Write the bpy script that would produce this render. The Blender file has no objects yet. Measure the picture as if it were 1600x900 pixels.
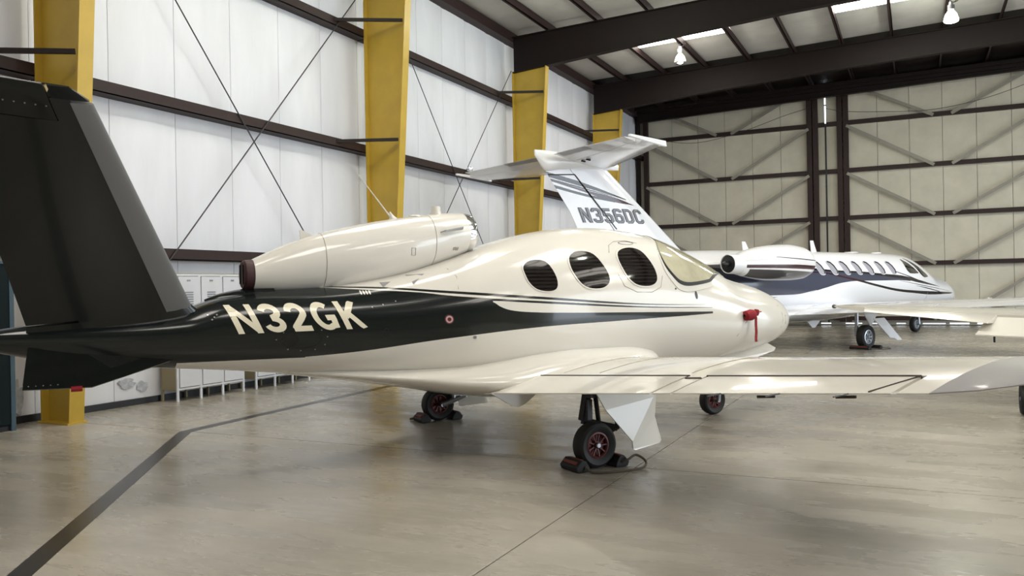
import bpy, bmesh, math, random
import numpy as np
from math import sin, cos, pi, radians, sqrt, atan2
from mathutils import Vector, Matrix, Euler
random.seed(7)
SC = bpy.context.scene
COL = SC.collection
# ------------------------------------------------------------------ camera
YAW, ROLL = radians(25.9), radians(1.06)
cd = bpy.data.cameras.new('camera'); cam = bpy.data.objects.new('camera', cd); COL.objects.link(cam)
cd.sensor_width = 36.0; cd.lens = 36.0*1300/1600; cd.clip_start = .05; cd.clip_end = 300
cam.matrix_world = Matrix.Translation((0, 0, 1.6)) @ (Matrix.Rotation(YAW, 4, 'Z') @ Matrix.Rotation(pi/2, 4, 'X') @ Matrix.Rotation(-ROLL, 4, 'Z'))
SC.camera = cam
# ------------------------------------------------------------------ world, exposure
w = bpy.data.worlds.new('sky'); SC.world = w; w.use_nodes = True
w.node_tree.nodes['Background'].inputs[0].default_value = (.82, .91, 1.0, 1)
w.node_tree.nodes['Background'].inputs[1].default_value = 6.0
SC.view_settings.view_transform = 'Standard'; SC.view_settings.look = 'None'
SC.view_settings.exposure = -0.10; SC.view_settings.gamma = 1.0
SC.view_settings.use_curve_mapping = False
LAMP_W, SKYLIGHT = 260.0, 9.0
# daylight enters by the open hangar door in the right-hand wall (portal only guides the sky sampling)
pd = bpy.data.lights.new('door_daylight', 'AREA'); pd.shape = 'RECTANGLE'; pd.size = 7.4; pd.size_y = 24
pd.cycles.is_portal = True
po = bpy.data.objects.new('door_daylight', pd); COL.objects.link(po)
po.location = (15.9, 16, 3.7); po.rotation_euler = (0, radians(90), 0)

# ------------------------------------------------------------------ helpers
def tag(o, label=None, cat=None, group=None, kind=None):
    if label: o['label'] = label
    if cat: o['category'] = cat
    if group: o['group'] = group
    if kind: o['kind'] = kind
    return o
def empty(name, loc, rz=0):
    o = bpy.data.objects.new(name, None); COL.objects.link(o); o.location = loc; o.rotation_euler = (0, 0, rz); o.empty_display_size = .2
    return o
class MB:
    def __init__(s): s.v = []; s.f = []
    def add(s, vs, fs):
        n = len(s.v); s.v += [tuple(float(c) for c in p) for p in vs]; s.f += [tuple(i+n for i in f) for f in fs]; return s
    def box(s, lo, hi, M=None):
        (a, b, c), (d, e, f) = lo, hi
        vs = [(a,b,c),(d,b,c),(d,e,c),(a,e,c),(a,b,f),(d,b,f),(d,e,f),(a,e,f)]
        if M is not None: vs = [M @ Vector(p) for p in vs]
        return s.add(vs, [(0,3,2,1),(4,5,6,7),(0,1,5,4),(1,2,6,5),(2,3,7,6),(3,0,4,7)])
    def bar(s, p, q, wd, ht, up=(0,0,1)):
        p, q = Vector(p), Vector(q); d = (q-p); L = d.length; d.normalize(); u = Vector(up)
        if abs(d.dot(u)) > .98: u = Vector((0,1,0))
        x = d.cross(u).normalized(); u = x.cross(d)
        vs = [c + x*a*wd/2 + u*b*ht/2 for c in (p, q) for a, b in ((-1,-1),(1,-1),(1,1),(-1,1))]
        return s.add(vs, [(0,1,2,3)[::-1],(4,5,6,7),(0,1,5,4),(1,2,6,5),(2,3,7,6),(3,0,4,7)])
    def tube(s, pts, r, n=8, cap=True):
        pts = [Vector(p) for p in pts]; R = r if isinstance(r, (list, tuple)) else [r]*len(pts); rings = []
        for i, p in enumerate(pts):
            d = (pts[min(i+1, len(pts)-1)]-pts[max(i-1, 0)]).normalized()
            u = Vector((0,0,1)) if abs(d.z) < .9 else Vector((1,0,0))
            x = d.cross(u).normalized(); y = x.cross(d)
            rings.append([p + (x*cos(2*pi*k/n)+y*sin(2*pi*k/n))*R[i] for k in range(n)])
        return s.loft(rings, cap)
    def loft(s, rings, cap=True, close=True):
        n = len(rings[0]); vs = [p for r in rings for p in r]; fs = []
        for i in range(len(rings)-1):
            for k in range(n if close else n-1):
                fs.append((i*n+k, i*n+(k+1) % n, (i+1)*n+(k+1) % n, (i+1)*n+k))
        if cap: fs += [tuple(range(n))[::-1], tuple(range((len(rings)-1)*n, len(rings)*n))]
        return s.add(vs, fs)
    def lathe(s, prof, o, axis, n=24, cap=False):
        # prof: (along, radius); o origin; axis unit vector
        d = Vector(axis).normalized(); u = Vector((0,0,1)) if abs(d.z) < .9 else Vector((1,0,0))
        x = d.cross(u).normalized(); y = x.cross(d); o = Vector(o)
        return s.loft([[o+d*a+(x*cos(2*pi*k/n)+y*sin(2*pi*k/n))*r for k in range(n)] for a, r in prof], cap)
    def prism(s, poly, off):
        n = len(poly); off = Vector(off); vs = [Vector(p) for p in poly]+[Vector(p)+off for p in poly]
        return s.add(vs, [tuple(range(n))[::-1], tuple(range(n, 2*n))]+[(k, (k+1) % n, n+(k+1) % n, n+k) for k in range(n)])
    def build(s, name, mat, parent=None, smooth=None, bevel=0, loc=None):
        me = bpy.data.meshes.new(name); me.from_pydata(s.v, [], s.f); me.update()
        bm = bmesh.new(); bm.from_mesh(me); bmesh.ops.recalc_face_normals(bm, faces=bm.faces[:])
        if bevel: bmesh.ops.bevel(bm, geom=bm.edges[:], offset=bevel, segments=2, affect='EDGES', profile=.6)
        if smooth is not None:
            for f in bm.faces: f.smooth = True
            for e in bm.edges:
                if len(e.link_faces) == 2 and e.calc_face_angle(0) > smooth: e.smooth = False
        bm.to_mesh(me); bm.free()
        me.materials.append(mat)
        o = bpy.data.objects.new(name, me); COL.objects.link(o)
        if parent: o.parent = parent
        if loc: o.location = loc
        return o
SM = radians(35)
def inst(src, parent, loc, rz=0, name=None):
    o = src.copy(); COL.objects.link(o); o.parent = parent; o.location = loc; o.rotation_euler = (0, 0, rz)
    for k in list(o.keys()):
        if k in ('label', 'category', 'group'): del o[k]
    return o

# ------------------------------------------------------------------ materials
def lin(c): return tuple(((x/255)/12.92 if x/255 <= .04045 else ((x/255+.055)/1.055)**2.4) for x in c)
def mat(name, rgb, rough=.5, metal=0, coat=0, spec=.5, emit=None, es=0, noise=0, nscale=3, bump=0, bscale=60, lin_rgb=None, trans=0, stretch=None):
    m = bpy.data.materials.new(name); m.use_nodes = True; nt = m.node_tree; b = nt.nodes['Principled BSDF']
    c = lin_rgb or lin(rgb); b.inputs['Base Color'].default_value = (*c, 1); b.inputs['Roughness'].default_value = rough
    b.inputs['Metallic'].default_value = metal; b.inputs['Specular IOR Level'].default_value = spec
    b.inputs['Coat Weight'].default_value = coat; b.inputs['Coat Roughness'].default_value = .04
    b.inputs['Transmission Weight'].default_value = trans
    if emit: b.inputs['Emission Color'].default_value = (*emit, 1); b.inputs['Emission Strength'].default_value = es
    if noise or bump:
        tc = nt.nodes.new('ShaderNodeTexCoord'); mp = nt.nodes.new('ShaderNodeMapping'); nt.links.new(tc.outputs['Object'], mp.inputs[0])
        if stretch: mp.inputs['Scale'].default_value = stretch
    if noise:
        n = nt.nodes.new('ShaderNodeTexNoise'); n.inputs['Scale'].default_value = nscale; n.inputs['Detail'].default_value = 6; n.inputs['Roughness'].default_value = .6
        nt.links.new(mp.outputs[0], n.inputs['Vector'])
        r = nt.nodes.new('ShaderNodeMapRange'); r.inputs[1].default_value = .3; r.inputs[2].default_value = .7; r.inputs[3].default_value = 1-noise; r.inputs[4].default_value = 1+noise*.4
        nt.links.new(n.outputs[0], r.inputs[0])
        mx = nt.nodes.new('ShaderNodeMix'); mx.data_type = 'RGBA'; mx.blend_type = 'MULTIPLY'; mx.inputs[0].default_value = 1
        mx.inputs[6].default_value = (*c, 1); nt.links.new(r.outputs[0], mx.inputs[7]); nt.links.new(mx.outputs[2], b.inputs['Base Color'])
    if bump:
        n2 = nt.nodes.new('ShaderNodeTexNoise'); n2.inputs['Scale'].default_value = bscale; n2.inputs['Detail'].default_value = 3; nt.links.new(mp.outputs[0], n2.inputs['Vector'])
        bp = nt.nodes.new('ShaderNodeBump'); bp.inputs['Strength'].default_value = bump; bp.inputs['Distance'].default_value = .02
        nt.links.new(n2.outputs[0], bp.inputs['Height']); nt.links.new(bp.outputs[0], b.inputs['Normal'])
    return m
WHITE = mat('white_paint', (229, 225, 217), .18, coat=.6)
CWHITE = mat('cool_white_paint', (240, 240, 244), .16, coat=.7)
DARK = mat('dark_green_paint', (16, 21, 21), .18, coat=.2, spec=.4)
BOOT = mat('grey_rubber_boot', (112, 112, 112), .5)
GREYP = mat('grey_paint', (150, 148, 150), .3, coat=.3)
CHROME = mat('polished_metal', (225, 225, 228), .08, 1)
STEEL = mat('steel', (150, 152, 156), .3, .9)
DSTEEL = mat('dark_steel', (40, 40, 42), .45, .4)
RUBBER = mat('tyre_rubber', (24, 25, 27), .62, noise=.2, nscale=9)
REDHUB = mat('red_brown_wheel', (88, 36, 34), .45, .2)
SILVERHUB = mat('silver_wheel', (190, 196, 205), .3, .6)
REDCLOTH = mat('red_cloth', (140, 14, 30), .75)
ORANGEBR = mat('faded_red_tape', (112, 56, 46), .7)
ROPE = mat('rope_fibre', (92, 84, 72), .9)
SEAMM = mat('panel_gap', (58, 50, 40), .7)
BLACKP = mat('black_marking', (22, 22, 24), .35)
MAROON = mat('maroon_cover', (62, 30, 32), .6, noise=.2, nscale=12)
CREAMTXT = mat('cream_lettering', (240, 232, 208), .2, coat=.4)
GREYTXT = mat('grey_lettering', (120, 120, 128), .3)
DKTXT = mat('dark_lettering', (44, 42, 46), .3)
BROWN = mat('brown_steel', (46, 31, 30), .55, spec=.3, noise=.15, nscale=4)
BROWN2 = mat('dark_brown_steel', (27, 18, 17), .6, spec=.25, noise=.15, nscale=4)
YELLOW = mat('yellow_steel', (190, 158, 58), .42, noise=.10, nscale=2.5)
WALLW = mat('white_insulation', (222, 223, 230), .55, noise=.10, nscale=1.3, bump=.12, bscale=7, stretch=(1, 1, .25))
CREAM = mat('cream_panel', (202, 196, 180), .6, noise=.12, nscale=1.5, bump=.1, bscale=6)
CEILM = mat('grey_insulation', (196, 194, 190), .7, noise=.14, nscale=1.2, bump=.15, bscale=6)
BRACE = mat('grey_galvanised', (142, 138, 128), .5, .2, noise=.12)
CABLE = mat('dark_cable', (52, 50, 54), .6)
LOCK = mat('locker_grey', (205, 206, 212), .4, noise=.05)
LOCKS = mat('locker_side_tan', (150, 140, 112), .5)
LVENT = mat('locker_vent_shade', (120, 122, 130), .5)
TEAL = mat('dark_teal_metal', (12, 26, 30), .7, spec=.2)
TEALE = mat('teal_edge', (62, 84, 98), .6)
SKYL = mat('skylight_sheet', (255, 246, 225), .6, emit=(1.0, .95, .87), es=SKYLIGHT)
LAMPG = mat('lamp_glass', (235, 225, 190), .25, emit=(1.0, .93, .70), es=1.2)
LAMPON = mat('lamp_glass_lit', (250, 255, 225), .25, emit=(.92, 1.0, .70), es=14)
BULB = mat('lamp_bulb', (255, 255, 240), .2, emit=(.95, 1.0, .85), es=20)
GAPL = mat('daylight_gap', (255, 255, 255), .5, emit=(.85, .92, 1.0), es=3.0)
RUST = mat('brown_stain', (122, 96, 74), .7, noise=.4, nscale=6)
FOIL = mat('torn_foil', (186, 188, 196), .5, .1, noise=.35, nscale=14)

def glass_dark():
    m = mat('dark_window', (16, 14, 14), .07, coat=0, spec=.3); nt = m.node_tree; b = nt.nodes['Principled BSDF']
    tc = nt.nodes.new('ShaderNodeTexCoord'); wv = nt.nodes.new('ShaderNodeTexWave'); wv.bands_direction = 'Z'; wv.inputs['Scale'].default_value = 8.5; wv.inputs['Distortion'].default_value = .4  # wave bands paint the ribbed wall's reflection into the glass colour
    nt.links.new(tc.outputs['Object'], wv.inputs['Vector'])
    cr = nt.nodes.new('ShaderNodeValToRGB'); cr.color_ramp.elements[0].color = (.004, .0035, .0035, 1); cr.color_ramp.elements[1].color = (.022, .017, .015, 1)
    nt.links.new(wv.outputs['Color'], cr.inputs[0]); nt.links.new(cr.outputs[0], b.inputs['Base Color'])
    return m
GLASS = glass_dark()
SHIELD = mat('windshield_glass', (196, 190, 164), .06, coat=.8, noise=.2, nscale=5)
COCKPIT = mat('cockpit_glass', (20, 20, 22), .05, coat=.8)
SHADE = mat('window_shade', (160, 160, 170), .4)

def floor_mat():
    m = bpy.data.materials.new('polished_concrete'); m.use_nodes = True; nt = m.node_tree; b = nt.nodes['Principled BSDF']; N = nt.nodes.new; L = nt.links.new
    tc = N('ShaderNodeNewGeometry')
    def noise(sc, det, ro, st=None):
        n = N('ShaderNodeTexNoise'); n.inputs['Scale'].default_value = sc; n.inputs['Detail'].default_value = det; n.inputs['Roughness'].default_value = ro
        mp = N('ShaderNodeMapping'); L(tc.outputs['Position'], mp.inputs[0])
        if st: mp.inputs['Scale'].default_value = st
        L(mp.outputs[0], n.inputs['Vector']); return n
    n1 = noise(.5, 3, .5); n2 = noise(1.6, 4, .55, (.45, 1.6, 1)); n3 = noise(9, 4, .6, (.5, 1.5, 1))
    cr = N('ShaderNodeValToRGB'); e = cr.color_ramp.elements; e[0].position = .25; e[0].color = (*lin((134, 128, 119)), 1); e[1].position = .75; e[1].color = (*lin((174, 167, 156)), 1)
    x = e.new(.5); x.color = (*lin((156, 150, 139)), 1); L(n1.outputs[0], cr.inputs[0])
    def mul(src, n, a, c, lo=.3, hi=.7):
        r = N('ShaderNodeMapRange'); r.inputs[1].default_value = lo; r.inputs[2].default_value = hi; r.inputs[3].default_value = a; r.inputs[4].default_value = c; L(n.outputs[0], r.inputs[0])
        k = N('ShaderNodeMix'); k.data_type = 'RGBA'; k.blend_type = 'MULTIPLY'; k.inputs[0].default_value = 1; L(src, k.inputs[6]); L(r.outputs[0], k.inputs[7]); return k.outputs[2]
    c = mul(cr.outputs[0], n2, .86, 1.08, .25, .75); c = mul(c, n3, .92, 1.05)
    n4 = noise(5.5, 3, .5); c = mul(c, n4, .55, 1.0, .18, .24)      # small dark spots
    L(c, b.inputs['Base Color'])
    r = N('ShaderNodeMapRange'); r.inputs[1].default_value = .3; r.inputs[2].default_value = .7; r.inputs[3].default_value = .17; r.inputs[4].default_value = .38; L(n2.outputs[0], r.inputs[0]); L(r.outputs[0], b.inputs['Roughness'])
    bp = N('ShaderNodeBump'); bp.inputs['Strength'].default_value = .05; bp.inputs['Distance'].default_value = .01; L(n3.outputs[0], bp.inputs['Height']); L(bp.outputs[0], b.inputs['Normal'])
    b.inputs['Specular IOR Level'].default_value = .65
    return m
FLOORM = floor_mat()

def livery(name, base, bands, smin, smax, zmin, zmax, rear=None, rough=.16):
    """bands: list of (top_pts, bottom_pts, colour): paint where bottom(s) < z < top(s); rear: (s0, colour) paints all aft of s0"""
    m = mat(name, base, rough, coat=.3, spec=.45); nt = m.node_tree; b = nt.nodes['Principled BSDF']; N = nt.nodes.new; L = nt.links.new
    tc = N('ShaderNodeTexCoord'); sp = N('ShaderNodeSeparateXYZ'); L(tc.outputs['Object'], sp.inputs[0])
    sn = N('ShaderNodeMapRange'); sn.inputs[1].default_value = smin; sn.inputs[2].default_value = smax; L(sp.outputs[0], sn.inputs[0])
    zn = N('ShaderNodeMapRange'); zn.inputs[1].default_value = zmin; zn.inputs[2].default_value = zmax; L(sp.outputs[2], zn.inputs[0])
    def M(op, a, c):
        n = N('ShaderNodeMath'); n.operation = op
        for i, q in enumerate((a, c)):
            if isinstance(q, (int, float)): n.inputs[i].default_value = q
            else: L(q, n.inputs[i])
        return n.outputs[0]
    def curve(pts):
        fc = N('ShaderNodeFloatCurve'); cv = fc.mapping.curves[0]; fc.mapping.extend = 'HORIZONTAL'
        q = sorted(((a-smin)/(smax-smin), (z-zmin)/(zmax-zmin)) for a, z in pts)
        cv.points[0].location = q[0]; cv.points[1].location = q[-1]
        for p in q[1:-1]: cv.points.new(*p)
        for p in cv.points: p.handle_type = 'AUTO_CLAMPED'
        fc.mapping.update(); L(sn.outputs[0], fc.inputs['Value']); return fc.outputs[0]
    col = None
    cur = (*lin(base), 1)
    def over(mask, c):
        nonlocal col
        k = N('ShaderNodeMix'); k.data_type = 'RGBA'; L(mask, k.inputs[0])
        if col is None: k.inputs[6].default_value = cur
        else: L(col, k.inputs[6])
        k.inputs[7].default_value = (*lin(c), 1); col = k.outputs[2]
    for top, bot, c in bands:
        s0 = max(min(p[0] for p in top), min(p[0] for p in bot)); s1 = min(max(p[0] for p in top), max(p[0] for p in bot))
        k = M('MULTIPLY', M('LESS_THAN', zn.outputs[0], curve(top)), M('GREATER_THAN', zn.outputs[0], curve(bot)))
        k = M('MULTIPLY', k, M('MULTIPLY', M('GREATER_THAN', sp.outputs[0], s0), M('LESS_THAN', sp.outputs[0], s1)))
        over(k, c)
    if rear: 
        k = M('LESS_THAN', sp.outputs[0], rear[0])
        over(k, rear[1])
    L(col, b.inputs['Base Color']); return m

# ------------------------------------------------------------------ lofted bodies
def pchip(tab):
    a = np.array(sorted(tab), float); x = a[:, 0]; Y = a[:, 1:]; h = np.diff(x)[:, None]; d = np.diff(Y, axis=0)/h
    m = np.zeros_like(Y); m[0] = d[0]; m[-1] = d[-1]
    for i in range(1, len(x)-1):
        p = d[i-1]*d[i]; w1 = 2*h[i]+h[i-1]; w2 = h[i]+2*h[i-1]
        with np.errstate(all='ignore'): v = (w1+w2)/(w1/d[i-1]+w2/d[i])
        m[i] = np.where(p > 0, v, 0)
    def f(s):
        s = min(max(s, x[0]), x[-1]); i = int(min(max(np.searchsorted(x, s)-1, 0), len(x)-2)); H = x[i+1]-x[i]; t = (s-x[i])/H
        return Y[i]*(2*t**3-3*t*t+1)+m[i]*H*(t**3-2*t*t+t)+Y[i+1]*(-2*t**3+3*t*t)+m[i+1]*H*(t**3-t*t)
    f.x = x
    return f
def tw(f, s, z):
    zt, zb, w_, zm, nt, nb = f(s)
    if z >= zm: q = min(1, (z-zm)/(zt-zm)); n = nt
    else: q = min(1, (zm-z)/(zm-zb)); n = nb
    return w_*max(0, 1-q**n)**(1/n)
def sec_pt(f, s, th):
    zt, zb, w_, zm, nt, nb = f(s); c, n = cos(th), sin(th)
    e = nt if n >= 0 else nb
    y = w_*math.copysign(abs(c)**(2/e), c); z = zm+(zt-zm if n >= 0 else zm-zb)*math.copysign(abs(n)**(2/e), n)
    return (s, y, z)
def body(f, per=4, n=48):
    st = []
    for i in range(len(f.x)-1):
        st += [f.x[i]+(f.x[i+1]-f.x[i])*k/per for k in range(per)]
    st.append(f.x[-1])
    return MB().loft([[sec_pt(f, s, 2*pi*k/n) for k in range(n)] for s in st])
def smooth_poly(pts, n=40):
    P = [Vector(p) for p in pts]; L = len(P); out = []
    for i in range(n):
        u = i*L/n; k = int(u); t = u-k; a, b, c, d = P[k-1], P[k], P[(k+1) % L], P[(k+2) % L]
        out.append(.5*((2*b)+(c-a)*t+(2*a-5*b+4*c-d)*t*t+(3*b-a-3*c+d)*t**3))
    return out
def sz_map(f, side, off):
    # (s, z) on the right (side -1 in local y) or left flank, lifted off by 'off'
    def g(p):
        t = tw(f, p[0], p[1]); return (p[0], side*(t+off), p[1])
    return g
def patch(pts, mapper, lift=.004, rings=6, lo=0.0, hi=1.0, skirt=True, n=40):
    q = smooth_poly([Vector((a, b)) for a, b in pts], n); c = sum(q, Vector((0, 0)))/len(q); m = MB()
    R = []
    for i in range(rings+1):
        k = lo+(hi-lo)*i/rings
        R.append([mapper(c+(p-c)*max(k, .002), lift) for p in q])
    if skirt: R.append([mapper(c+(p-c)*(hi+.005), -.01) for p in q])
    if lo > 0: R.insert(0, [mapper(c+(p-c)*(lo-.005), -.01) for p in q])
    return m.loft(R, cap=False)
def flank(f, side):
    return lambda p, off: (p[0], side*(tw(f, p[0], p[1])+off), p[1])
def arc(cx, cy, rx, ry, a0, a1, n=10): return [(cx+rx*cos(radians(a0+(a1-a0)*k/n)), cy+ry*sin(radians(a0+(a1-a0)*k/n))) for k in range(n+1)]
h_ = .095
GLYPH = {  # unit-height stroke paths, (width, [paths])
 'N': (.78, [[(h_, 0), (h_, 1)], [(.78-h_, 0), (.78-h_, 1)], [(h_*.9, .95), (.78-h_*.9, .05)]]),
 '3': (.66, [arc(.32, .715, .235, .19, 170, -75, 14)+arc(.32, .285, .24, .19, 75, -170, 14)]),
 '2': (.66, [arc(.33, .68, .23, .225, 175, -25, 14)+[(.42, .45), (.13, .16), (.10, h_)], [(.04, h_), (.63, h_)]]),
 'G': (.76, [arc(.38, .5, .285, .405, 52, 300, 20)+[(.62, .16), (.64, .44)], [(.42, .44), (.735, .44)]]),
 'K': (.74, [[(h_, 0), (h_, 1)], [(.60, 1), (.15, .42)], [(.27, .60), (.63, 0)]]),
 'n': (.62, [[(.09, 0), (.09, 1)], [(.53, 0), (.53, 1)], [(.10, .97), (.52, .03)]]),
 'e': (.60, [[(.09, .72), (.09, .83), (.17, .91), (.43, .91), (.51, .83), (.51, .62), (.42, .52), (.26, .52)], [(.42, .52), (.51, .42), (.51, .17), (.43, .09), (.17, .09), (.09, .17), (.09, .28)]]),
 'f': (.60, [[(.54, .91), (.10, .91), (.10, .56), (.42, .56), (.51, .47), (.51, .18), (.42, .09), (.17, .09), (.09, .17), (.09, .26)]]),
 's': (.60, [[(.51, .74), (.51, .83), (.43, .91), (.17, .91), (.09, .82), (.09, .18), (.17, .09), (.43, .09), (.51, .18), (.51, .44), (.43, .54), (.10, .54)]]),
 'd': (.60, [[(.09, .09), (.09, .91), (.38, .91), (.51, .78), (.51, .22), (.38, .09), (.09, .09)]]),
 'c': (.60, [[(.51, .70), (.51, .82), (.42, .91), (.18, .91), (.09, .82), (.09, .18), (.18, .09), (.42, .09), (.51, .18), (.51, .30)]]),
}
def lettering(name, txt, mapper, parent, material, fit, shear=0, stroke=.19, gap=.14, off=.003):
    """lettering built as ribbons along stroke paths; fit: (s0, s1, z at s0, z at s1, height)"""
    s0, s1, za, zb, H = fit; W = sum(GLYPH[c][0] for c in txt)+gap*(len(txt)-1); m = MB(); x = 0
    def M(p, o):
        u = p[0]/W; return mapper((s0+(s1-s0)*u+shear*p[1], za+(zb-za)*u+H*p[1]), o)
    for c in txt:
        wd, paths = GLYPH[c]
        for q in paths:
            P = [Vector((a+x, b)) for a, b in q]; fine = []
            for a, b in zip(P[:-1], P[1:]):
                k = max(1, int((b-a).length/.12)); fine += [a+(b-a)*i/k for i in range(k)]
            fine.append(P[-1]); L = []; Rr = []
            for i, p in enumerate(fine):
                d0 = (fine[i]-fine[i-1]).normalized() if i else (fine[1]-fine[0]).normalized(); d1 = (fine[i+1]-fine[i]).normalized() if i < len(fine)-1 else d0
                n0 = Vector((-d0.y, d0.x)); n1 = n0+Vector((-d1.y, d1.x)); n1 = n1.normalized() if n1.length > .1 else n0; k = stroke/2/max(.5, n1.dot(n0))
                e = (d0 if i == len(fine)-1 else -d0 if i == 0 else Vector((0, 0)))*.0
                L.append(p+n1*k+e); Rr.append(p-n1*k+e)
            # clip to the cap height so that diagonal ends stay level
            cl = lambda p: Vector((p.x, min(1.0, max(0.0, p.y))))
            L = [cl(p) for p in L]; Rr = [cl(p) for p in Rr]; n = len(L)
            C_ = [(a+b)/2 for a, b in zip(L, Rr)]
            m.add([M(p, off) for p in L]+[M(p, off) for p in C_]+[M(p, off) for p in Rr], [(r*n+i, r*n+i+1, (r+1)*n+i+1, (r+1)*n+i) for r in range(2) for i in range(n-1)])
        x += wd+gap
    return m.build(name, material, parent)
def foil(secs, c0=0.0, c1=1.0, camber=.02, n=12, grow=0.0):
    """secs: list of (LE, TE, thickness ratio, up vector); closed portion of the aerofoil between chord fractions c0 and c1"""
    def yt(x, T): return 5*T*(.2969*sqrt(max(x, 0))-.126*x-.3516*x*x+.2843*x**3-.1015*x**4)+.0012
    xs = [c0+(c1-c0)*(.5-.5*cos(pi*i/n)) if c0 == 0 else c0+(c1-c0)*i/n for i in range(n+1)]
    R = []
    for le, te, T, up in secs:
        le, te, up = Vector(le), Vector(te), Vector(up).normalized(); d = te-le; ch = d.length
        ring = [le+d*x+up*ch*(4*camber*x*(1-x)+yt(x, T)+grow/ch) for x in xs]+[le+d*x+up*ch*(4*camber*x*(1-x)-yt(x, T)-grow/ch) for x in reversed(xs)]
        R.append(ring)
    return MB().loft(R)
def lerp(a, b, t): return tuple(a[i]+(b[i]-a[i])*t for i in range(len(a)))
def cutsec(A, B, t): return (lerp(A[0], B[0], t), lerp(A[1], B[1], t), A[2]+(B[2]-A[2])*t, lerp(A[3], B[3], t))
def my(p): return (p[0], -p[1], p[2])
def msec(s): return (my(s[0]), my(s[1]), s[2], my(s[3]))
def wheel(parent, c, r, wd, hubm, rimr=.58, spokes=9, axis=(0,1,0), outer=-1):
    """tyre > (siblings) wheel_rim, hub on a gear part; outer = side of the visible face along axis"""
    c = Vector(c); ax = Vector(axis); h = wd/2
    ti = MB().lathe([(-h*.7, r*rimr), (-h*.92, r*.72), (-h, r*.84), (-h*.8, r*.95), (-h*.4, r), (h*.4, r), (h*.8, r*.95), (h, r*.84), (h*.92, r*.72), (h*.7, r*rimr), (-h*.7, r*rimr)], c, ax, 40).build('tire', RUBBER, parent, SM)
    rm = MB()
    for sgn in (-1, 1):
        rm.lathe([(sgn*h*.3, r*rimr*.98), (sgn*h*.74, r*rimr*1.0), (sgn*h*.78, r*rimr*.88), (sgn*h*.6, r*rimr*.80)], c, ax, 32)
        rm.lathe([(sgn*h*.55, r*rimr*.34), (sgn*h*.62, r*rimr*.30), (sgn*h*.62, .002)], c, ax, 16)
        u = Vector((0,0,1)); x = ax.cross(u)
        for k in range(spokes):
            a = 2*pi*k/spokes; dr = x*cos(a)+u*sin(a)
            rm.bar(c+ax*sgn*h*.55+dr*r*rimr*.28, c+ax*sgn*h*.62+dr*r*rimr*.84, r*.055, r*.07, up=ax)
    rm.lathe([(-h*.3, r*rimr*.97), (-h*.3, .01)], c, ax, 24)
    rm.build('wheel_rim', hubm, parent, SM)
    MB().lathe([(outer*h*.6, r*.14), (outer*h*.9, r*.13), (outer*h*.98, r*.09), (outer*h*.98, .001)], c, ax, 16).build('axle_cap', STEEL, parent, SM)
    return ti

# ================================================================== THE HANGAR
XW, XR, YF, YB = -10.28, 16.0, -9.0, 33.3
def zroof(x): return 8.58+.031*(min(x, 6)+10)-.03*max(0, x-6)
COLY = [-.05, 6.98, 14.05, 20.98, 27.4]
# ---- floor of concrete slabs with saw-cut joints
fl = MB().box((XW-.3, YF-.3, -.4), (XR+12, YB+.6, -.03)).build('floor', FLOORM)
tag(fl, 'polished stained concrete hangar floor in large slabs', 'floor', kind='structure')
gx = [XW-.3, -8.25, -2.25, 3.75, 9.75, XR, XR+12]; gy = [YF-.3, -7.0, .02, 7.06, 14.1, 21.1, 28.1, YB+.6]
for i in range(len(gx)-1):
    for j in range(len(gy)-1):
        g = .005
        MB().box((gx[i]+g, gy[j]+g, -.1), (gx[i+1]-g, gy[j+1]-g, 0)).build('slab', FLOORM, fl, bevel=.002)
# painted / taped lines
def strip(name, pts, wd, z=.0015):
    m = MB()
    P = [Vector((*p, 0)) for p in pts]; L = []; R = []
    for i, p in enumerate(P):
        d0 = (P[i]-P[i-1]).normalized() if i else (P[1]-P[0]).normalized(); d1 = (P[i+1]-P[i]).normalized() if i < len(P)-1 else d0
        n0 = Vector((-d0.y, d0.x, 0)); n = (n0+Vector((-d1.y, d1.x, 0))).normalized(); k = wd/2/max(.3, n.dot(n0))
        L.append(p+n*k); R.append(p-n*k)
    for i in range(len(P)-1): m.prism([L[i]+Vector((0,0,.0003)), R[i]+Vector((0,0,.0003)), R[i+1]+Vector((0,0,.0003)), L[i+1]+Vector((0,0,.0003))], (0, 0, z))
    return m
TAPE = mat('dark_floor_paint', (38, 36, 35), .3, noise=.3, nscale=5)
o = strip('floor_line', [(-3.3, 1.4), (-4.66, 3.05), (-7.66, 7.02), (-7.80, 8.9), (-7.92, 11.3), (-8.3, 17.5)], .145).build('floor_line', TAPE)
tag(o, 'dark painted guide line bending across the concrete floor', 'floor line')
# ---- left wall
wl = MB().box((XW-.12, YF, -.02), (XW-.06, YB+.4, 8.7)).build('wall_left', WALLW)
tag(wl, 'white insulated metal wall with brown rails and yellow columns', 'wall', kind='structure')
pan = {}
y = COLY[0]-9.0
ys = []
for a, b in zip([YF]+COLY, COLY+[YB+.1]):
    k = max(1, round((b-a)/1.18)); ys += [a+(b-a)*i/k for i in range(k)]
ys.append(YB+.1)
def pillow(y0, y1, z0, z1, x, bulge):
    m = MB(); n = 6; mz = 5; vs = []; fs = []
    for j in range(mz+1):
        for i in range(n+1):
            u, v = i/n, j/mz; k = (1-(2*u-1)**4)*(1-(2*v-1)**6)
            vs.append((x+bulge*k, y0+(y1-y0)*u, z0+(z1-z0)*v))
    for j in range(mz):
        for i in range(n): q = j*(n+1)+i; fs.append((q, q+1, q+n+2, q+n+1))
    return m.add(vs, fs).box((x-.06, y0, z0), (x-.001, y1, z1))
GZ = [0.0, 2.2, 4.48, 6.83, 8.62]
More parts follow.
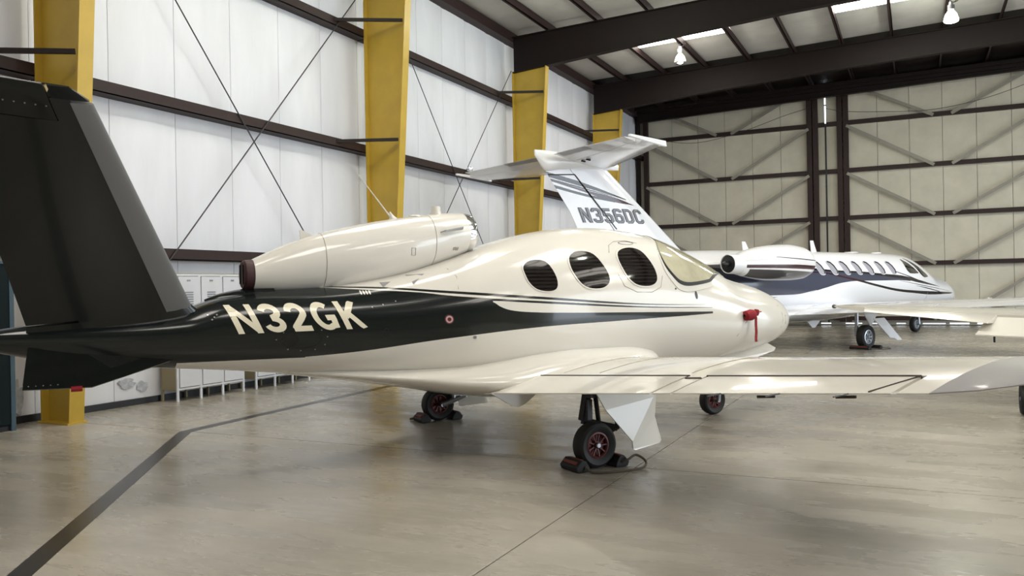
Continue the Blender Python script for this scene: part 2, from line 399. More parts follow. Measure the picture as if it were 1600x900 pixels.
for y0, y1 in zip(ys[:-1], ys[1:]):
    if y1 < 2: 
        pillow(y0+.004, y1-.004, 0.0, 8.6, XW, .02).build('panel', WALLW, wl, SM); continue
    for z0, z1 in zip(GZ[:-1], GZ[1:]):
        pillow(y0+.004, y1-.004, z0+.002, z1-.002, XW, .035).build('panel', WALLW, wl, SM)
for z in GZ[1:4]:
    for a, b in zip(COLY, COLY[1:]+[YB]):
        m = MB().box((XW, a+.02, z-.085), (-10.02, b-.02, z-.07)).box((-10.035, a+.02, z-.085), (-10.02, b-.02, z+.085)).box((XW+.01, a+.02, z+.07), (-10.03, b-.02, z+.085))
        m.build('rail', BROWN, wl)
MB().box((XW, YF, 0), (XW+.05, YB, .09)).build('base_angle', DSTEEL, wl)
MB().box((XW-.1, YF, 8.45), (-10.0, YB, 8.72)).build('eave_strut', BROWN, wl); MB().box((XW-.2, YF-.2, 8.5), (XW-.02, YB+.5, 9.3)).build('eave_fascia', BROWN, wl)
# cross-bracing cables
def cable(p, q, r=.011): return MB().tube([p, q], r, 6).build('brace_cable', CABLE, wl, SM)
for a, b in ((7.05, 13.98), (14.15, 20.95)):
    cable((-10.0, a+.15, 8.32), (-10.0, b-.1, .45)); cable((-10.0, b-.15, 7.62), (-10.0, a+.1, .1))
# stains and torn facing on the wall
def blotch(name, yc, zc, a, b, m, seed, x=XW+.03):
    rn = random.Random(seed); q = MB(); n = 18; vs = [(x, yc, zc)]
    for k in range(n):
        t = 2*pi*k/n; r = .75+.5*rn.random(); vs.append((x+.004*rn.random(), yc+a*r*cos(t), zc+b*r*sin(t)))
    q.add(vs, [(0, k+1, (k+1) % n+1) for k in range(n)]); q.add([(p[0]-.02, p[1], p[2]) for p in vs[1:]], [tuple(range(n))]); return q.build(name, m, wl)
blotch('torn_facing', 8.35, .32, .13, .08, FOIL, 2); blotch('torn_facing', 8.62, .26, .10, .07, FOIL, 3); blotch('torn_facing', 6.72, .30, .08, .22, FOIL, 5)
for yy, zz, a, b, sd in ((21.9, 5.75, .22, .85, 4), (22.8, 5.9, .10, .8, 9), (22.3, 4.7, .45, .10, 11)): blotch('rust_stain', yy, zz, a, b, RUST, sd, XW+.045)
# ---- tapered yellow columns
for yc in COLY:
    zt = 7.62; d0, d1 = .5, 1.0; wv = .105
    c = MB().prism([(-10.0, yc-.006, 0), (-10.0+d0, yc-.006, 0), (-10.0+d1, yc-.006, zt+.04), (-10.0, yc-.006, zt)], (0, .012, 0))
    o = c.build('steel_column', YELLOW)
    tag(o, {0: 'yellow steel column beside the viewer, outside the picture', 1: 'nearest yellow tapered column, behind the dark tail', 2: 'second yellow tapered column, behind the engine nacelle', 3: 'third yellow tapered column, behind the grey T-tail', 4: 'farthest yellow tapered column, by the hangar door corner'}[COLY.index(yc)], 'column', kind='structure')
    MB().prism([(-10.0+d0-.012, yc-wv, 0), (-10.0+d0+.012, yc-wv, 0), (-10.0+d1+.012, yc-wv, zt+.04), (-10.0+d1-.012, yc-wv, zt+.04)], (0, 2*wv, 0)).build('inner_flange', YELLOW, o)
    MB().box((-10.02, yc-wv, 0), (-10.0, yc+wv, zt)).build('outer_flange', YELLOW, o)
    MB().box((-10.05, yc-.14, 0), (-9.46, yc+.14, .02)).build('base_plate', YELLOW, o)
    for z in GZ[2:4]:
        xx = -10.0+d0+(d1-d0)*z/zt
        MB().bar((-10.03, yc-1.05, z+.02), (xx-.02, yc-wv-.01, z+.12), .05, .06).build('flange_brace', BROWN2, o)
# ---- roof: beams, purlins, insulation sheets, skylights
ce = MB()
px = [XW]+[-8.9+1.4*k for k in range(19)]; px = [p for p in px if p < XR]+[XR]
xx = [XW, 6, XR]
for a, b in zip(xx[:-1], xx[1:]): ce.prism([(a, YF, zroof(a)+.30), (b, YF, zroof(b)+.30), (b, YF, zroof(b)+.34), (a, YF, zroof(a)+.34)], (0, YB-YF+.5, 0))
ce = ce.build('ceiling', CEILM); tag(ce, 'grey insulated hangar roof between dark purlins', 'ceiling', kind='structure')
by = [YF]+COLY+[YB+.3]
for i, (a, b) in enumerate(zip(px[:-1], px[1:])):
    for j, (y0, y1) in enumerate(zip(by[:-1], by[1:])):
        sky = i in (2, 3, 6, 7, 11, 12, 15, 16) and j in (1, 2, 4)  # bays out of view get added glowing skylights for overhead light
        def sheet(u0, u1, nm, mt, dz):
            n = 5; vs = []; fs = []
            for q in range(n+1):
                for r in range(n+1):
                    u, v = q/n, r/n; x_ = a+.01+(b-a-.02)*u; sag = -.05*(1-(2*u-1)**2)*(1-(2*v-1)**4)
                    vs.append((x_, u0+(u1-u0)*v, zroof(x_)+.215+dz+sag))
            for q in range(n):
                for r in range(n): k = q*(n+1)+r; fs.append((k, k+1, k+n+2, k+n+1))
            return MB().add(vs, fs).build(nm, mt, ce, SM)
        if sky:
            sheet(y0+.9, y0+3.7, 'skylight', SKYL, 0); sheet(y0+3.71, y1, 'roof_sheet', CEILM, 0); sheet(y0, y0+.89, 'roof_sheet', CEILM, 0)
        else: sheet(y0+.01, y1-.01, 'roof_sheet' if j < 5 else 'last_bay_sheet', CEILM if j < 5 else BROWN2, 0)  # sheets over the last bay take the dark beam brown
for i, x in enumerate(px[1:-1]):
    z = zroof(x)
    MB().box((x-.012, YF, z), (x+.012, YB, z+.20)).box((x-.07, YF, z), (x+.012, YB, z+.016)).build('purlin', BROWN, ce)
for yc in COLY+[YB-.75]:
    idx = (COLY+[YB-.75]).index(yc)
    X = [-10.0, -8.5, -6, -2.6, 2.9, 6, 10, XR]; T = [zroof(x) for x in X]; D = [1.0, .93, .81, .71, .68, .66, .66, .66]
    if idx == 5: D = [.42]*8
    m = MB()
    for k in range(len(X)-1):
        for hw, lo, hi in ((.008, 0, 1), (.105, .975, 1.0), (.105, 0, .025)):
            a0, a1 = T[k]-D[k]*(1-lo), T[k]-D[k]*(1-hi); b0, b1 = T[k+1]-D[k+1]*(1-lo), T[k+1]-D[k+1]*(1-hi)
            m.prism([(X[k], yc-hw, a0), (X[k+1], yc-hw, b0), (X[k+1], yc-hw, b1), (X[k], yc-hw, a1)], (0, 2*hw, 0))
    o = m.build('roof_beam', BROWN2 if idx < 5 else BROWN2)
    tag(o, ['dark brown roof beam directly overhead, outside the picture', 'dark brown roof beam over the nearest yellow column, above the picture', 'dark brown roof beam over the second column, above the picture',
            'dark brown deep roof beam rising from the third yellow column', 'dark brown deep roof beam rising from the farthest yellow column', 'dark door header beam just above the cream sliding doors'][idx], 'beam', kind='structure')
# door track rails under the header
hd = MB()
for k, (yy, z0) in enumerate(((32.75, 8.42), (32.45, 8.5), (32.15, 8.58))): hd.prism([(-10.2, yy-.05, z0), (XR, yy-.05, z0+.35), (XR, yy-.05, z0+.47), (-10.2, yy-.05, z0+.12)], (0, .1, 0))
tag(hd.build('trim_1', BROWN2), 'dark steel door track rails under the header beam', 'door track', kind='structure')
# ---- sliding door leaves of the back wall
wb = MB().box((XW-.2, YB+.12, 0), (XR+.3, YB+.2, 9.6)).build('wall_back', CREAM); tag(wb, 'cream sheet-metal wall behind the sliding doors', 'wall', kind='structure')
DZ = [.25, 2.22, 3.97, 5.72, 7.48, 9.05]
def leaf(name, label, x0, x1, diag, nextra=False):
    Y0 = YB-.28
    fr = MB().box((x0-.09, Y0, .12), (x0+.09, Y0+.16, 9.05)).build(name, BROWN); tag(fr, label, 'hangar door', kind='structure')
    MB().box((x1-.09, Y0, .12), (x1+.09, Y0+.16, 9.05)).build('post', BROWN, fr)
    for z in DZ[:-1]: MB().box((x0+.09, Y0+.02, z-.075), (x1-.09, Y0+.17, z+.075)).build('rail', BROWN, fr)
    k = max(1, round((x1-x0)/.99))
    for i in range(k):
        a = x0+(x1-x0)*i/k; b = x0+(x1-x0)*(i+1)/k
        for z0, z1 in zip([.14]+DZ[1:-1], DZ[1:]):
            MB().box((a+.006, Y0+.19, z0+.004), (b-.006, Y0+.30, z1-.004)).build('panel', CREAM, fr, bevel=.005)
    if diag:
        m_ = (x0+x1)/2
        for z0, z1 in zip(DZ[:-1], DZ[1:]):
            MB().bar((m_-.28, Y0-.02, z0-.03), (x0+.02, Y0-.02, z1-.12), .11, .03, up=(0, 1, 0)).build('brace', BRACE, fr)
            MB().bar((m_+.28, Y0-.02, z0-.03), (x1-.02, Y0-.02, z1-.12), .11, .03, up=(0, 1, 0)).build('brace', BRACE, fr)
    return fr
leaf('door_1', 'left cream sliding hangar door leaf behind the T-tail', -9.85, -3.52, True)
leaf('door_2', 'right cream sliding hangar door leaf behind the second jet nose', -2.24, 4.1, True)
leaf('door_3', 'cream sliding hangar door leaf beyond the right edge of the picture', 4.35, 10.7, True)
leaf('door_4', 'narrow cream door strip between the two large sliding leaves', -3.30, -2.46, False)
o = MB().box((-2.965, YB-.33, .1), (-2.905, YB-.26, 9.0)).build('door_seal', DSTEEL); tag(o, 'black rubber seal strip where the two cream door leaves meet', 'door seal')
MB().box((-2.96, YB-.345, 7.5), (-2.91, YB-.331, 8.15)).build('daylight_gap', GAPL, o); MB().box((-2.96, YB-.345, 8.2), (-2.91, YB-.331, 8.95)).build('daylight_gap', GAPL, o)
# floor track and the light leaking under the doors
o = MB().box((-10.2, YB-.42, 0), (XR, YB-.30, .015)).build('trim_2', DSTEEL); tag(o, 'dark floor track under the sliding doors', 'door track', kind='structure')
for a in np.arange(-3.2, 6.5, .85):
    if random.random() < .8: MB().box((a, YB-.30, .055), (a+.85*random.uniform(.3, .95), YB-.285, .055+random.uniform(.02, .04))).build('daylight_gap', GAPL, o)
# corner jamb on the left of the doors
o = MB().box((-10.2, YB-.45, 0), (-10.06, YB-.3, 8.7)).build('trim_3', BROWN2); tag(o, 'dark jamb at the corner of the left wall and the doors', 'door jamb', kind='structure')
# ---- the other walls (out of view): front wall, right wall with the open daylight door
o = MB().box((XW-.2, YF-.2, 0), (XR+.2, YF, 9.6)).build('wall_front', CREAM); tag(o, 'cream end wall behind the viewer', 'wall', kind='structure')
o = MB().box((XR, YF, 0), (XR+.2, 4, 9.6)).box((XR, 28, 0), (XR+.2, YB+.4, 9.6)).box((XR, 4, 7.4), (XR+.2, 28, 9.6)).build('wall_right', CREAM)
tag(o, 'cream wall with the wide open daylight doorway, out of view', 'wall', kind='structure')
# ---- sagging service cables in front of the doors
def sag(pts, r=.010): return MB().tube(smooth_path(pts), r, 6)
def smooth_path(pts, per=8):
    P = [Vector(p) for p in pts]; out = []
    for i in range(len(P)-1):
        a, b, c, d = P[max(i-1, 0)], P[i], P[i+1], P[min(i+2, len(P)-1)]
        for k in range(per):
            t = k/per; out.append(.5*((2*b)+(c-a)*t+(2*a-5*b+4*c-d)*t*t+(3*b-a-3*c+d)*t**3))
    return out+[P[-1]]
yy = YB-.5
o = sag([(-2.9, yy+.15, 8.05), (-2.24, yy+.18, 7.88), (-1.2, yy, 7.72), (.6, yy, 7.6), (2.4, yy, 7.85), (4.35, yy+.22, 8.5)]).build('service_cable', CABLE, None, SM); tag(o, 'thin dark cable sagging across the right sliding door', 'cable')
o = sag([(-9.85, yy+.2, 7.75), (-8.8, yy, 7.35), (-7.6, yy, 7.2), (-6.0, yy, 7.45), (-4.4, yy, 7.9), (-3.5, yy+.2, 8.15)]).build('service_cable', CABLE, None, SM); tag(o, 'thin dark cable sagging across the left sliding door', 'cable')

# ---- high-bay lamps
def lamp(x, y, z, on, label):
    t = empty('high_bay_lamp', (x, y, z)); tag(t, label, 'lamp', 'high-bay lamps under the roof')
    g = MB().lathe([(.0, .17), (.05, .165), (.16, .13), (.24, .07), (.27, .05)], (0, 0, -.02), (0, 0, 1), 24).build('glass_shade', LAMPON if on else LAMPG, t, SM)
    MB().lathe([(-.055, .04), (-.05, .10), (-.03, .15), (-.02, .165), (0, .172)], (0, 0, -.02), (0, 0, 1), 24).build('lens', BULB if on else CHROME, t, SM)
    MB().lathe([(.24, .06), (.25, .085), (.36, .085), (.38, .05), (.44, .045), (.44, .01)], (0, 0, 0), (0, 0, 1), 16, True).build('ballast', STEEL, t, SM)
    MB().tube([(0, 0, .44), (0, 0, zroof(x)-z-.005)], .012, 6).build('hook', DSTEEL, t, SM)
    for k in range(2): MB().tube(smooth_path([(.03, 0, .42), (.12+.05*k, .05, .5), (.1, .02*k, zroof(x)-z-.02)]), .007, 5).build('wire', DSTEEL, t, SM)
    ld = bpy.data.lights.new('lamp_light', 'POINT'); ld.energy = LAMP_W if on else LAMP_W*.35; ld.color = (.97, 1.0, .86) if on else (1.0, .95, .82); ld.shadow_soft_size = .17
    lo = bpy.data.objects.new('lamp_light', ld); COL.objects.link(lo); lo.parent = t; lo.location = (0, 0, -.2)
lamp(-6.12, 24.2, 8.16, False, 'dim bell-shaped lamp hanging above the T-tail, left of the two')
lamp(.9, 23.55, 8.10, True, 'brightly lit bell-shaped lamp near the upper right corner')
for x, y, lb in ((-6.12, 10.2, 'added lit bell-shaped lamp, unseen high above the near jet tail, over the picture'), (.9, 9.6, 'added lit bell-shaped lamp, unseen high above the near jet wing, over the picture'), (8.0, 10.2, 'added lit bell-shaped lamp, unseen above the right-hand airplane, outside the picture'),
                 (8.0, 23.6, 'added lit bell-shaped lamp, unseen by the far right doorway, outside the picture'), (-6.12, 17.0, 'added lit bell-shaped lamp, unseen between the two left jets, over the picture'), (.9, 16.5, 'added lit bell-shaped lamp, unseen in front of the second jet, over the picture')):
    lamp(x, y, 8.14, True, lb)  # unseen lamps, added to light the hangar

# ---- lockers on the left wall
def locker_bank(y0, n, label, wd=.445):
    x0, x1 = -10.2, -9.86; t = empty('locker_bank', (0, 0, 0)); t.location = (x1, y0, 0); tag(t, label, 'lockers', 'metal lockers along the left wall')
    D = x1-x0; zt, zb = 1.9, .17
    for k in range(n+1):
        MB().box((-D, k*wd-.008, zb), (-.012, k*wd+.008, zt)).build('side_panel', LOCKS, t)
    MB().box((-D, 0, zt), (0, n*wd, zt+.012)).build('top_panel', LOCKS, t); MB().box((-D, 0, zb-.01), (-.012, n*wd, zb)).build('bottom_panel', LOCKS, t); MB().box((-D, 0, zb), (-D+.01, n*wd, zt)).build('back_panel', LOCKS, t)
    for k in range(n+1):
        MB().box((-.022, k*wd-.02, 0), (.0, k*wd+.02, zt)).build('leg', LOCK, t); MB().box((-D, k*wd-.015, 0), (-D+.03, k*wd+.015, zb)).build('leg', LOCKS, t)
    for k in range(n):
        MB().box((-.02, k*wd+.02, zb), (0, (k+1)*wd-.02, zb+.03)).build('bottom_rail', LOCK, t); MB().box((-.02, k*wd+.02, zt-.03), (0, (k+1)*wd-.02, zt)).build('top_rail', LOCK, t)
        d = MB().box((-.012, k*wd+.028, zb+.038), (.012, (k+1)*wd-.028, zt-.038)).build('door', LOCK, t, bevel=.004)
        for zc in (1.45, .55):
            for q in range(6): MB().bar((.014, k*wd+.14, zc+q*.035), (.014, (k+1)*wd-.14, zc+q*.035), .012, .014).build('vent_slot', LVENT, d)
        MB().box((.012, k*wd+.19, 1.79), (.018, (k+1)*wd-.19, 1.815)).build('number_plate', STEEL, d)
        MB().box((.012, k*wd+.045, .98), (.03, k*wd+.075, 1.12)).build('handle', STEEL, d)
locker_bank(8.92, 3, 'bank of three pale grey metal lockers nearest the dark tail')
locker_bank(10.55, 3, 'farther bank of pale grey metal lockers, mostly behind the fuselage')
# ---- dark teal cabinet at the left edge
t = empty('storage_cabinet', (-9.98, 5.55, 0)); tag(t, 'dark teal metal cabinet at the left edge behind the tail', 'cabinet')
MB().box((-.02, -.45, .06), (.20, .80, 2.0)).build('body', TEAL, t, bevel=.006); MB().box((.195, .775, 0), (.225, .83, 2.03)).build('edge_trim', TEALE, t); MB().box((-.02, -.46, 2.0), (.22, .82, 2.035)).build('top', TEALE, t)
for k in range(2): 
    d = MB().box((.2, -.44+.61*k, .08), (.215, .16+.61*k, 1.98)).build('door', TEAL, t, bevel=.004); MB().box((.215, .08+.1*k, .9), (.24, .1+.1*k, 1.1)).build('handle', STEEL, d)
MB().box((-.02, -.45, 0), (.19, .80, .06)).build('plinth', DSTEEL, t)

# ================================================================== THE NEAR JET (s forward, y = left, z up)
JET_AT, JET_ANG = (-3.936, 7.840, 0), radians(56.07)
JT = [(4.225,1.16,1.10,.012,1.13,2,2),(4.19,1.25,1.03,.12,1.13,2,2),(4.12,1.335,.975,.20,1.13,2,2),(3.96,1.425,.885,.31,1.13,2,2.1),(3.57,1.565,.79,.47,1.14,2,2.2),
(3.0,1.70,.715,.62,1.17,2,2.3),(2.61,1.90,.67,.70,1.20,2,2.4),(2.14,2.085,.63,.77,1.24,2.05,2.4),(1.88,2.165,.61,.80,1.26,2.1,2.4),(1.5,2.228,.59,.83,1.28,2.15,2.4),
(1.15,2.252,.575,.85,1.30,2.2,2.4),(.72,2.238,.56,.85,1.30,2.2,2.4),(.3,2.18,.55,.84,1.29,2.2,2.4),(-.09,2.09,.55,.81,1.28,2.2,2.4),(-.6,1.93,.60,.74,1.26,2.2,2.3),
(-.95,1.83,.66,.67,1.25,2.2,2.2),(-1.35,1.74,.72,.59,1.24,2.2,2.2),(-1.95,1.65,.81,.48,1.24,2.3,2.1),(-2.55,1.615,.89,.38,1.25,2.3,2.0),(-2.9,1.56,.93,.33,1.25,2.2,2),
(-3.15,1.48,.955,.30,1.24,2,2),(-3.6,1.43,1.0,.25,1.235,2,2),(-4.0,1.40,1.06,.20,1.24,2,2),(-4.35,1.37,1.12,.145,1.245,2,2),(-4.6,1.33,1.19,.08,1.25,2,2),(-4.68,1.29,1.23,.02,1.26,2,2)]
jf = pchip(JT)
BLK = (21, 27, 27)
A_top = [(-2.204,1.672),(-1.871,1.648),(-1.453,1.630),(-.902,1.585),(.156,1.497),(1.207,1.415),(2.16,1.378)]
A_bot = [(-2.204,1.661),(-1.883,1.636),(-1.46,1.614),(-.908,1.562),(.154,1.474),(1.206,1.402),(2.16,1.376)]
B_top = [(-2.204,1.656),(-1.682,1.613),(-1.135,1.572),(-.913,1.542),(-.514,1.505),(.152,1.457),(1.205,1.386),(2.284,1.342)]
W_top = [(-.50,1.482),(.15,1.436),(1.204,1.372),(2.284,1.338)]
W_bot = [(-.50,1.476),(-.42,1.419),(-.314,1.385),(-.09,1.362),(.29,1.347),(1.202,1.324),(2.74,1.289)]
L_bot = [(-3.25,.90),(-3.235,.979),(-2.712,1.007),(-1.863,1.046),(-.948,1.142),(-.094,1.213),(.919,1.246),(1.829,1.266),(2.74,1.287)]
JPAINT = livery('jet_livery', (229, 225, 217), [(A_top, A_bot, BLK), (B_top, L_bot, BLK), (W_top[:3]+[(2.284, 1.3385)], W_bot[:-1]+[(2.284, 1.298)], (229, 225, 217))], -4.7, 4.3, .5, 2.4, rear=None)
def jet_extra():
    # everything aft of the slanted edge is dark, spine included
    nt = JPAINT.node_tree; b = nt.nodes['Principled BSDF']; N = nt.nodes.new; L = nt.links.new
    src = b.inputs['Base Color'].links[0].from_socket
    tc = N('ShaderNodeTexCoord'); sp = N('ShaderNodeSeparateXYZ'); L(tc.outputs['Object'], sp.inputs[0])
    def M(op, a, c):
        n = N('ShaderNodeMath'); n.operation = op
        for i, q in enumerate((a, c)):
            if isinstance(q, (int, float)): n.inputs[i].default_value = q
            else: L(q, n.inputs[i])
        return n.outputs[0]
    m1 = M('MULTIPLY', M('LESS_THAN', sp.outputs[0], -2.204), M('GREATER_THAN', sp.outputs[2], 1.02))
    m2 = M('LESS_THAN', sp.outputs[0], -3.24)
    k = N('ShaderNodeMix'); k.data_type = 'RGBA'; L(M('MAXIMUM', m1, m2), k.inputs[0]); L(src, k.inputs[6]); k.inputs[7].default_value = (*lin(BLK), 1); L(k.outputs[2], b.inputs['Base Color'])
jet_extra()
J = empty('private_jet', JET_AT, JET_ANG)
tag(J, 'white and dark green single-engine jet with V-tail in the foreground, lettered N32GK', 'airplane')
fus = body(jf, 4, 56).build('fuselage', JPAINT, J, radians(60))
R_, L_ = flank(jf, -1), flank(jf, 1)
W1 = [(-.115,1.799),(-.06,1.85),(.016,1.873),(.107,1.871),(.158,1.835),(.193,1.744),(.202,1.655),(.181,1.592),(.12,1.564),(.023,1.567),(-.053,1.596),(-.104,1.659),(-.12,1.735)]
W2 = [(.412,1.887),(.471,1.94),(.551,1.965),(.654,1.961),(.728,1.927),(.781,1.839),(.822,1.732),(.821,1.66),(.774,1.608),(.688,1.581),(.565,1.586),(.482,1.625),(.426,1.703),(.397,1.794)]
W3 = [(1.027,1.935),(1.086,1.98),(1.189,2.005),(1.3,2.003),(1.388,1.966),(1.442,1.874),(1.474,1.77),(1.471,1.68),(1.43,1.626),(1.337,1.597),(1.202,1.602),(1.11,1.643),(1.049,1.724),(1.012,1.846)]
for W_ in (W1, W2, W3):
    for mp in (R_, L_):
        o = patch(W_, mp, .004, 6).build('window', GLASS, fus, SM); o['label'] = 'oval dark cabin window'
        patch(W_, mp, .006, 1, 1.0, 1.07).build('window_frame', WHITE, fus, SM)
# windscreen wraps over the nose: polygon in (s, section angle)
def th_of(s, z):
    zt, zb, w_, zm, nt, nb = jf(s); q = max(0, min(1, (z-zm)/(zt-zm))); return math.asin(min(1, q**(nt/2)))
WS = [(2.449,1.689),(2.298,1.646),(1.994,1.62),(1.828,1.636),(1.733,1.706),(1.657,1.833),(1.675,1.985)]
rp = [(s, -(pi/2-th_of(s, z))) for s, z in WS]
poly = [(2.93, 0), (2.78, rp[0][1]*.55)]+rp+[(1.80, rp[-1][1]*.55), (1.86, 0), (1.80, -rp[-1][1]*.55)]+[(s, -a) for s, a in reversed(rp)]+[(2.78, -rp[0][1]*.55)]
def top_map(p, off):
    s, y, z = sec_pt(jf, p[0], pi/2+p[1]*-1); n = Vector((0, y, (z-jf(p[0])[3])*.9)).normalized() if True else 0
    return (s+off*.3, y+n.y*off, z+n.z*off)
o = patch(poly, top_map, .005, 14, n=88).build('windscreen', SHIELD, fus, SM); o['label'] = 'wide curved windscreen'
patch(poly, top_map, .012, 1, .995, 1.035, n=88).build('windscreen_frame', BLACKP, fus, SM)
patch(poly, top_map, .007, 1, 1.035, 1.10, n=88).build('windscreen_fairing', WHITE, fus, SM)
cp = [sec_pt(jf, 1.86+(2.93-1.86)*k/14, pi/2) for k in range(15)]
MB().tube([(p[0], p[1], p[2]+.004) for p in cp], .016, 8).build('windscreen_post', BLACKP, fus, SM)
lettering('registration', 'N32GK', R_, fus, CREAMTXT, (-2.765, -1.665, 1.250, 1.262, .250), -.105)['label'] = 'cream letters N32GK'
lettering('registration', 'N32GK', lambda p, o_: L_((-4.43-p[0], p[1]), o_), fus, CREAMTXT, (-2.765, -1.665, 1.262, 1.250, .250), .105)['label'] = 'cream letters N32GK'
# small marks and fittings
def disc(c, r, name, m, mp=R_, lift=.004, lo=0.0, lab=None, ry=None):
    o = patch([(c[0]+r*cos(2*pi*k/12), c[1]+(ry or r)*sin(2*pi*k/12)) for k in range(12)], mp, lift, 2, lo, 1.0, n=20).build(name, m, fus, SM)
    if lab: o['label'] = lab
    return o
disc((-.935, 1.32), .045, 'roundel', MAROON, lift=.003); disc((-.935, 1.32), .034, 'roundel', mat('roundel_pink', (214, 160, 160), .3), lift=.005); disc((-.935, 1.32), .018, 'roundel', MAROON, lift=.007)
disc((-2.336, 1.183), .062, 'vent_opening', BLACKP, lift=.003, lab='round black vent')
disc((-2.25, 1.18), .17, 'access_panel', BLACKP, lift=.002, lo=.985, ry=.075)
disc((-1.512, 1.221), .022, 'static_port', DSTEEL, lift=.002, lo=.8, ry=.035); disc((-.695, 1.144), .014, 'vent_cap', STEEL, lift=.008)
disc((2.034, 1.485), .02, 'placard', BLACKP, lift=.003, ry=.045); disc((1.72, 1.56), .010, 'placard', BLACKP, lift=.003)
disc((1.236, 2.06), .11, 'door_handle', STEEL, lift=.004, lo=.9, ry=.018); 
HL = mat('hairline_gap', (150, 140, 122), .6)
def seam(pts, mp=R_, name='panel_seam', r=.003, m=HL): return MB().tube([mp(p, .0005) for p in pts], r, 4).build(name, m, fus)
seam([(.93, 1.95), (.98, 2.03), (1.08, 2.075), (1.25, 2.085), (1.4, 2.06)])
seam([(.95, 1.72), (1.0, 1.60), (1.15, 1.535), (1.36, 1.53), (1.5, 1.58), (1.56, 1.70)])
seam([(2.55, .80), (2.75, 1.0), (2.9, 1.15), (2.98, 1.2)]); seam([(3.75, 1.05), (3.79, 1.13), (3.80, 1.22), (3.74, 1.33)]); seam([(3.86, .98), (3.90, 1.1), (3.90, 1.2)], m=BLACKP)
seam([(-.80, 1.60), (-.77, 1.72), (-.80, 1.80)]); 
for c, a, b in (((-1.12, 1.70), .16, .045), ((-1.42, 1.655), .10, .022)):
    MB().prism([R_((c[0]-a*.4, c[1]-b), .012), R_((c[0]-a*.4, c[1]+b), .012), R_((c[0]+a*.6, c[1]+b*1.2), .001)], (0, .02, 0)).build('air_scoop', GREYP, fus)
for k in range(4): disc((-1.68+.026*k, 1.585), .009, 'vent_louvre', WHITE, lift=.004, ry=.02)
rn = random.Random(3)
for s_, z_ in ((-2.46,1.19),(-2.36,1.10),(-2.25,1.085),(-2.13,1.09),(-2.05,1.13),(-2.03,1.20),(-2.08,1.26),(-2.40,1.25),(-1.62,1.45),(-1.40,1.50),(-1.52,1.47),(-3.0,1.42),(-2.95,1.40),(-2.97,1.38),(-2.82,1.395),(-2.93,1.42)):
    disc((s_, z_), .006, 'rivet', STEEL, lift=.004)
# belly / wing-root fairing
FT = [(1.72,.80,.72,.10,.76,2,2),(1.62,.93,.64,.55,.77,2.2,2.2),(1.4,1.02,.57,.86,.78,2.2,2.2),(1.0,1.07,.53,1.02,.79,2.1,2.3),(.5,1.07,.51,1.10,.78,2,2.3),(0,1.03,.51,1.14,.75,2,2.3),(-.45,.95,.53,1.10,.71,2,2.3),
      (-.8,.90,.575,.92,.72,2,2.2),(-1.2,.89,.655,.66,.77,2,2.1),(-1.7,.90,.75,.42,.82,2,2),(-2.3,.92,.85,.14,.88,2,2)]
ff = pchip(FT); body(ff, 4, 48).build('belly_fairing', WHITE, J, radians(60))
# wings with flaps, ailerons, upturned tips
def wsec(t, le, te, zl, zt, T, up=(0, 0, 1)): return ((le, -t, zl), (te, -t, zt), T, up)
RT = wsec(.55, 1.20, -.70, .72, .60, .155); TP = wsec(5.10, .55, -.44, 1.115, 1.035, .13)
def wing_side(mir):
    fx = msec if mir else (lambda q: q)
    def C_(u): return fx(cutsec(RT, TP, u))
    wname = 'wing'
    w_ = foil([C_(k/8) for k in range(9)], 0, .74).build(wname, WHITE, J, SM); w_['label'] = 'right wing' if not mir else 'left wing'
    foil([C_(0), C_(.10)], .735, 1).build('root_panel', WHITE, w_, SM)
    foil([C_(.105+.0*k+(.555-.105)*k/4) for k in range(5)], .748, 1).build('flap', WHITE, w_, SM)
    foil([C_(.562), C_(.60)], .735, 1).build('inner_panel', WHITE, w_, SM)
    foil([C_(.605+(.955-.605)*k/4) for k in range(5)], .752, 1).build('aileron', WHITE, w_, SM)
    foil([C_(.962), C_(1)], .735, 1).build('tip_panel', WHITE, w_, SM)
    # dark hinge gap strips on the top skin
    for u0, u1 in ((.105, .555), (.605, .955)):
        foil([C_(u0), C_(u1)], .738, .755, grow=-.004, n=2).build('hinge_gap', SEAMM, w_)
    # upturned tip
    T0 = TP; T1 = wsec(5.35, .51, -.44, 1.155, 1.075, .13, (0, .15, .98)); T2 = wsec(5.62, .42, -.44, 1.215, 1.135, .12, (0, .3, .95)); T3 = wsec(5.86, .15, -.50, 1.30, 1.24, .10, (0, .5, .87))
    foil([fx(q) for q in (T0, T1, T2, T3)], 0, 1).build('winglet', GREYP, w_, SM)  # grey colour stands in for the shading of the upturned tip
    for u in (.70, .80, .90): 
        a = C_(u)[1]; MB().tube([a, (a[0]-.12, a[1], a[2]-.008)], .005, 5).build('static_wick', BLACKP, w_, SM)
    for u in (.76, .88):
        a = C_(u)[1]; MB().bar((a[0]+.06, a[1]-.10*(1 if not mir else -1), a[2]-.012), (a[0]+.02, a[1], a[2]-.02), .02, .015).build('hinge_bracket', SEAMM, w_)
    a = Vector(C_(.10)[1]); zz = a.z    # flap track fairing under the trailing edge
    MB().loft([[(a.x+sx, a.y+h*sy, z_) for sx, z_ in ((-.02, zz+.0), (.05, zz-.04), (.20, zz-.13), (.26, zz-.145), (.34, zz-.12), (.50, zz-.01), (.50, zz+.03))] for h, sy in ((.012, -1), (.028, 0), (.012, 1))]).build('flap_fairing', WHITE, w_, radians(20))
    return w_
wr = wing_side(False); wlft = wing_side(True)
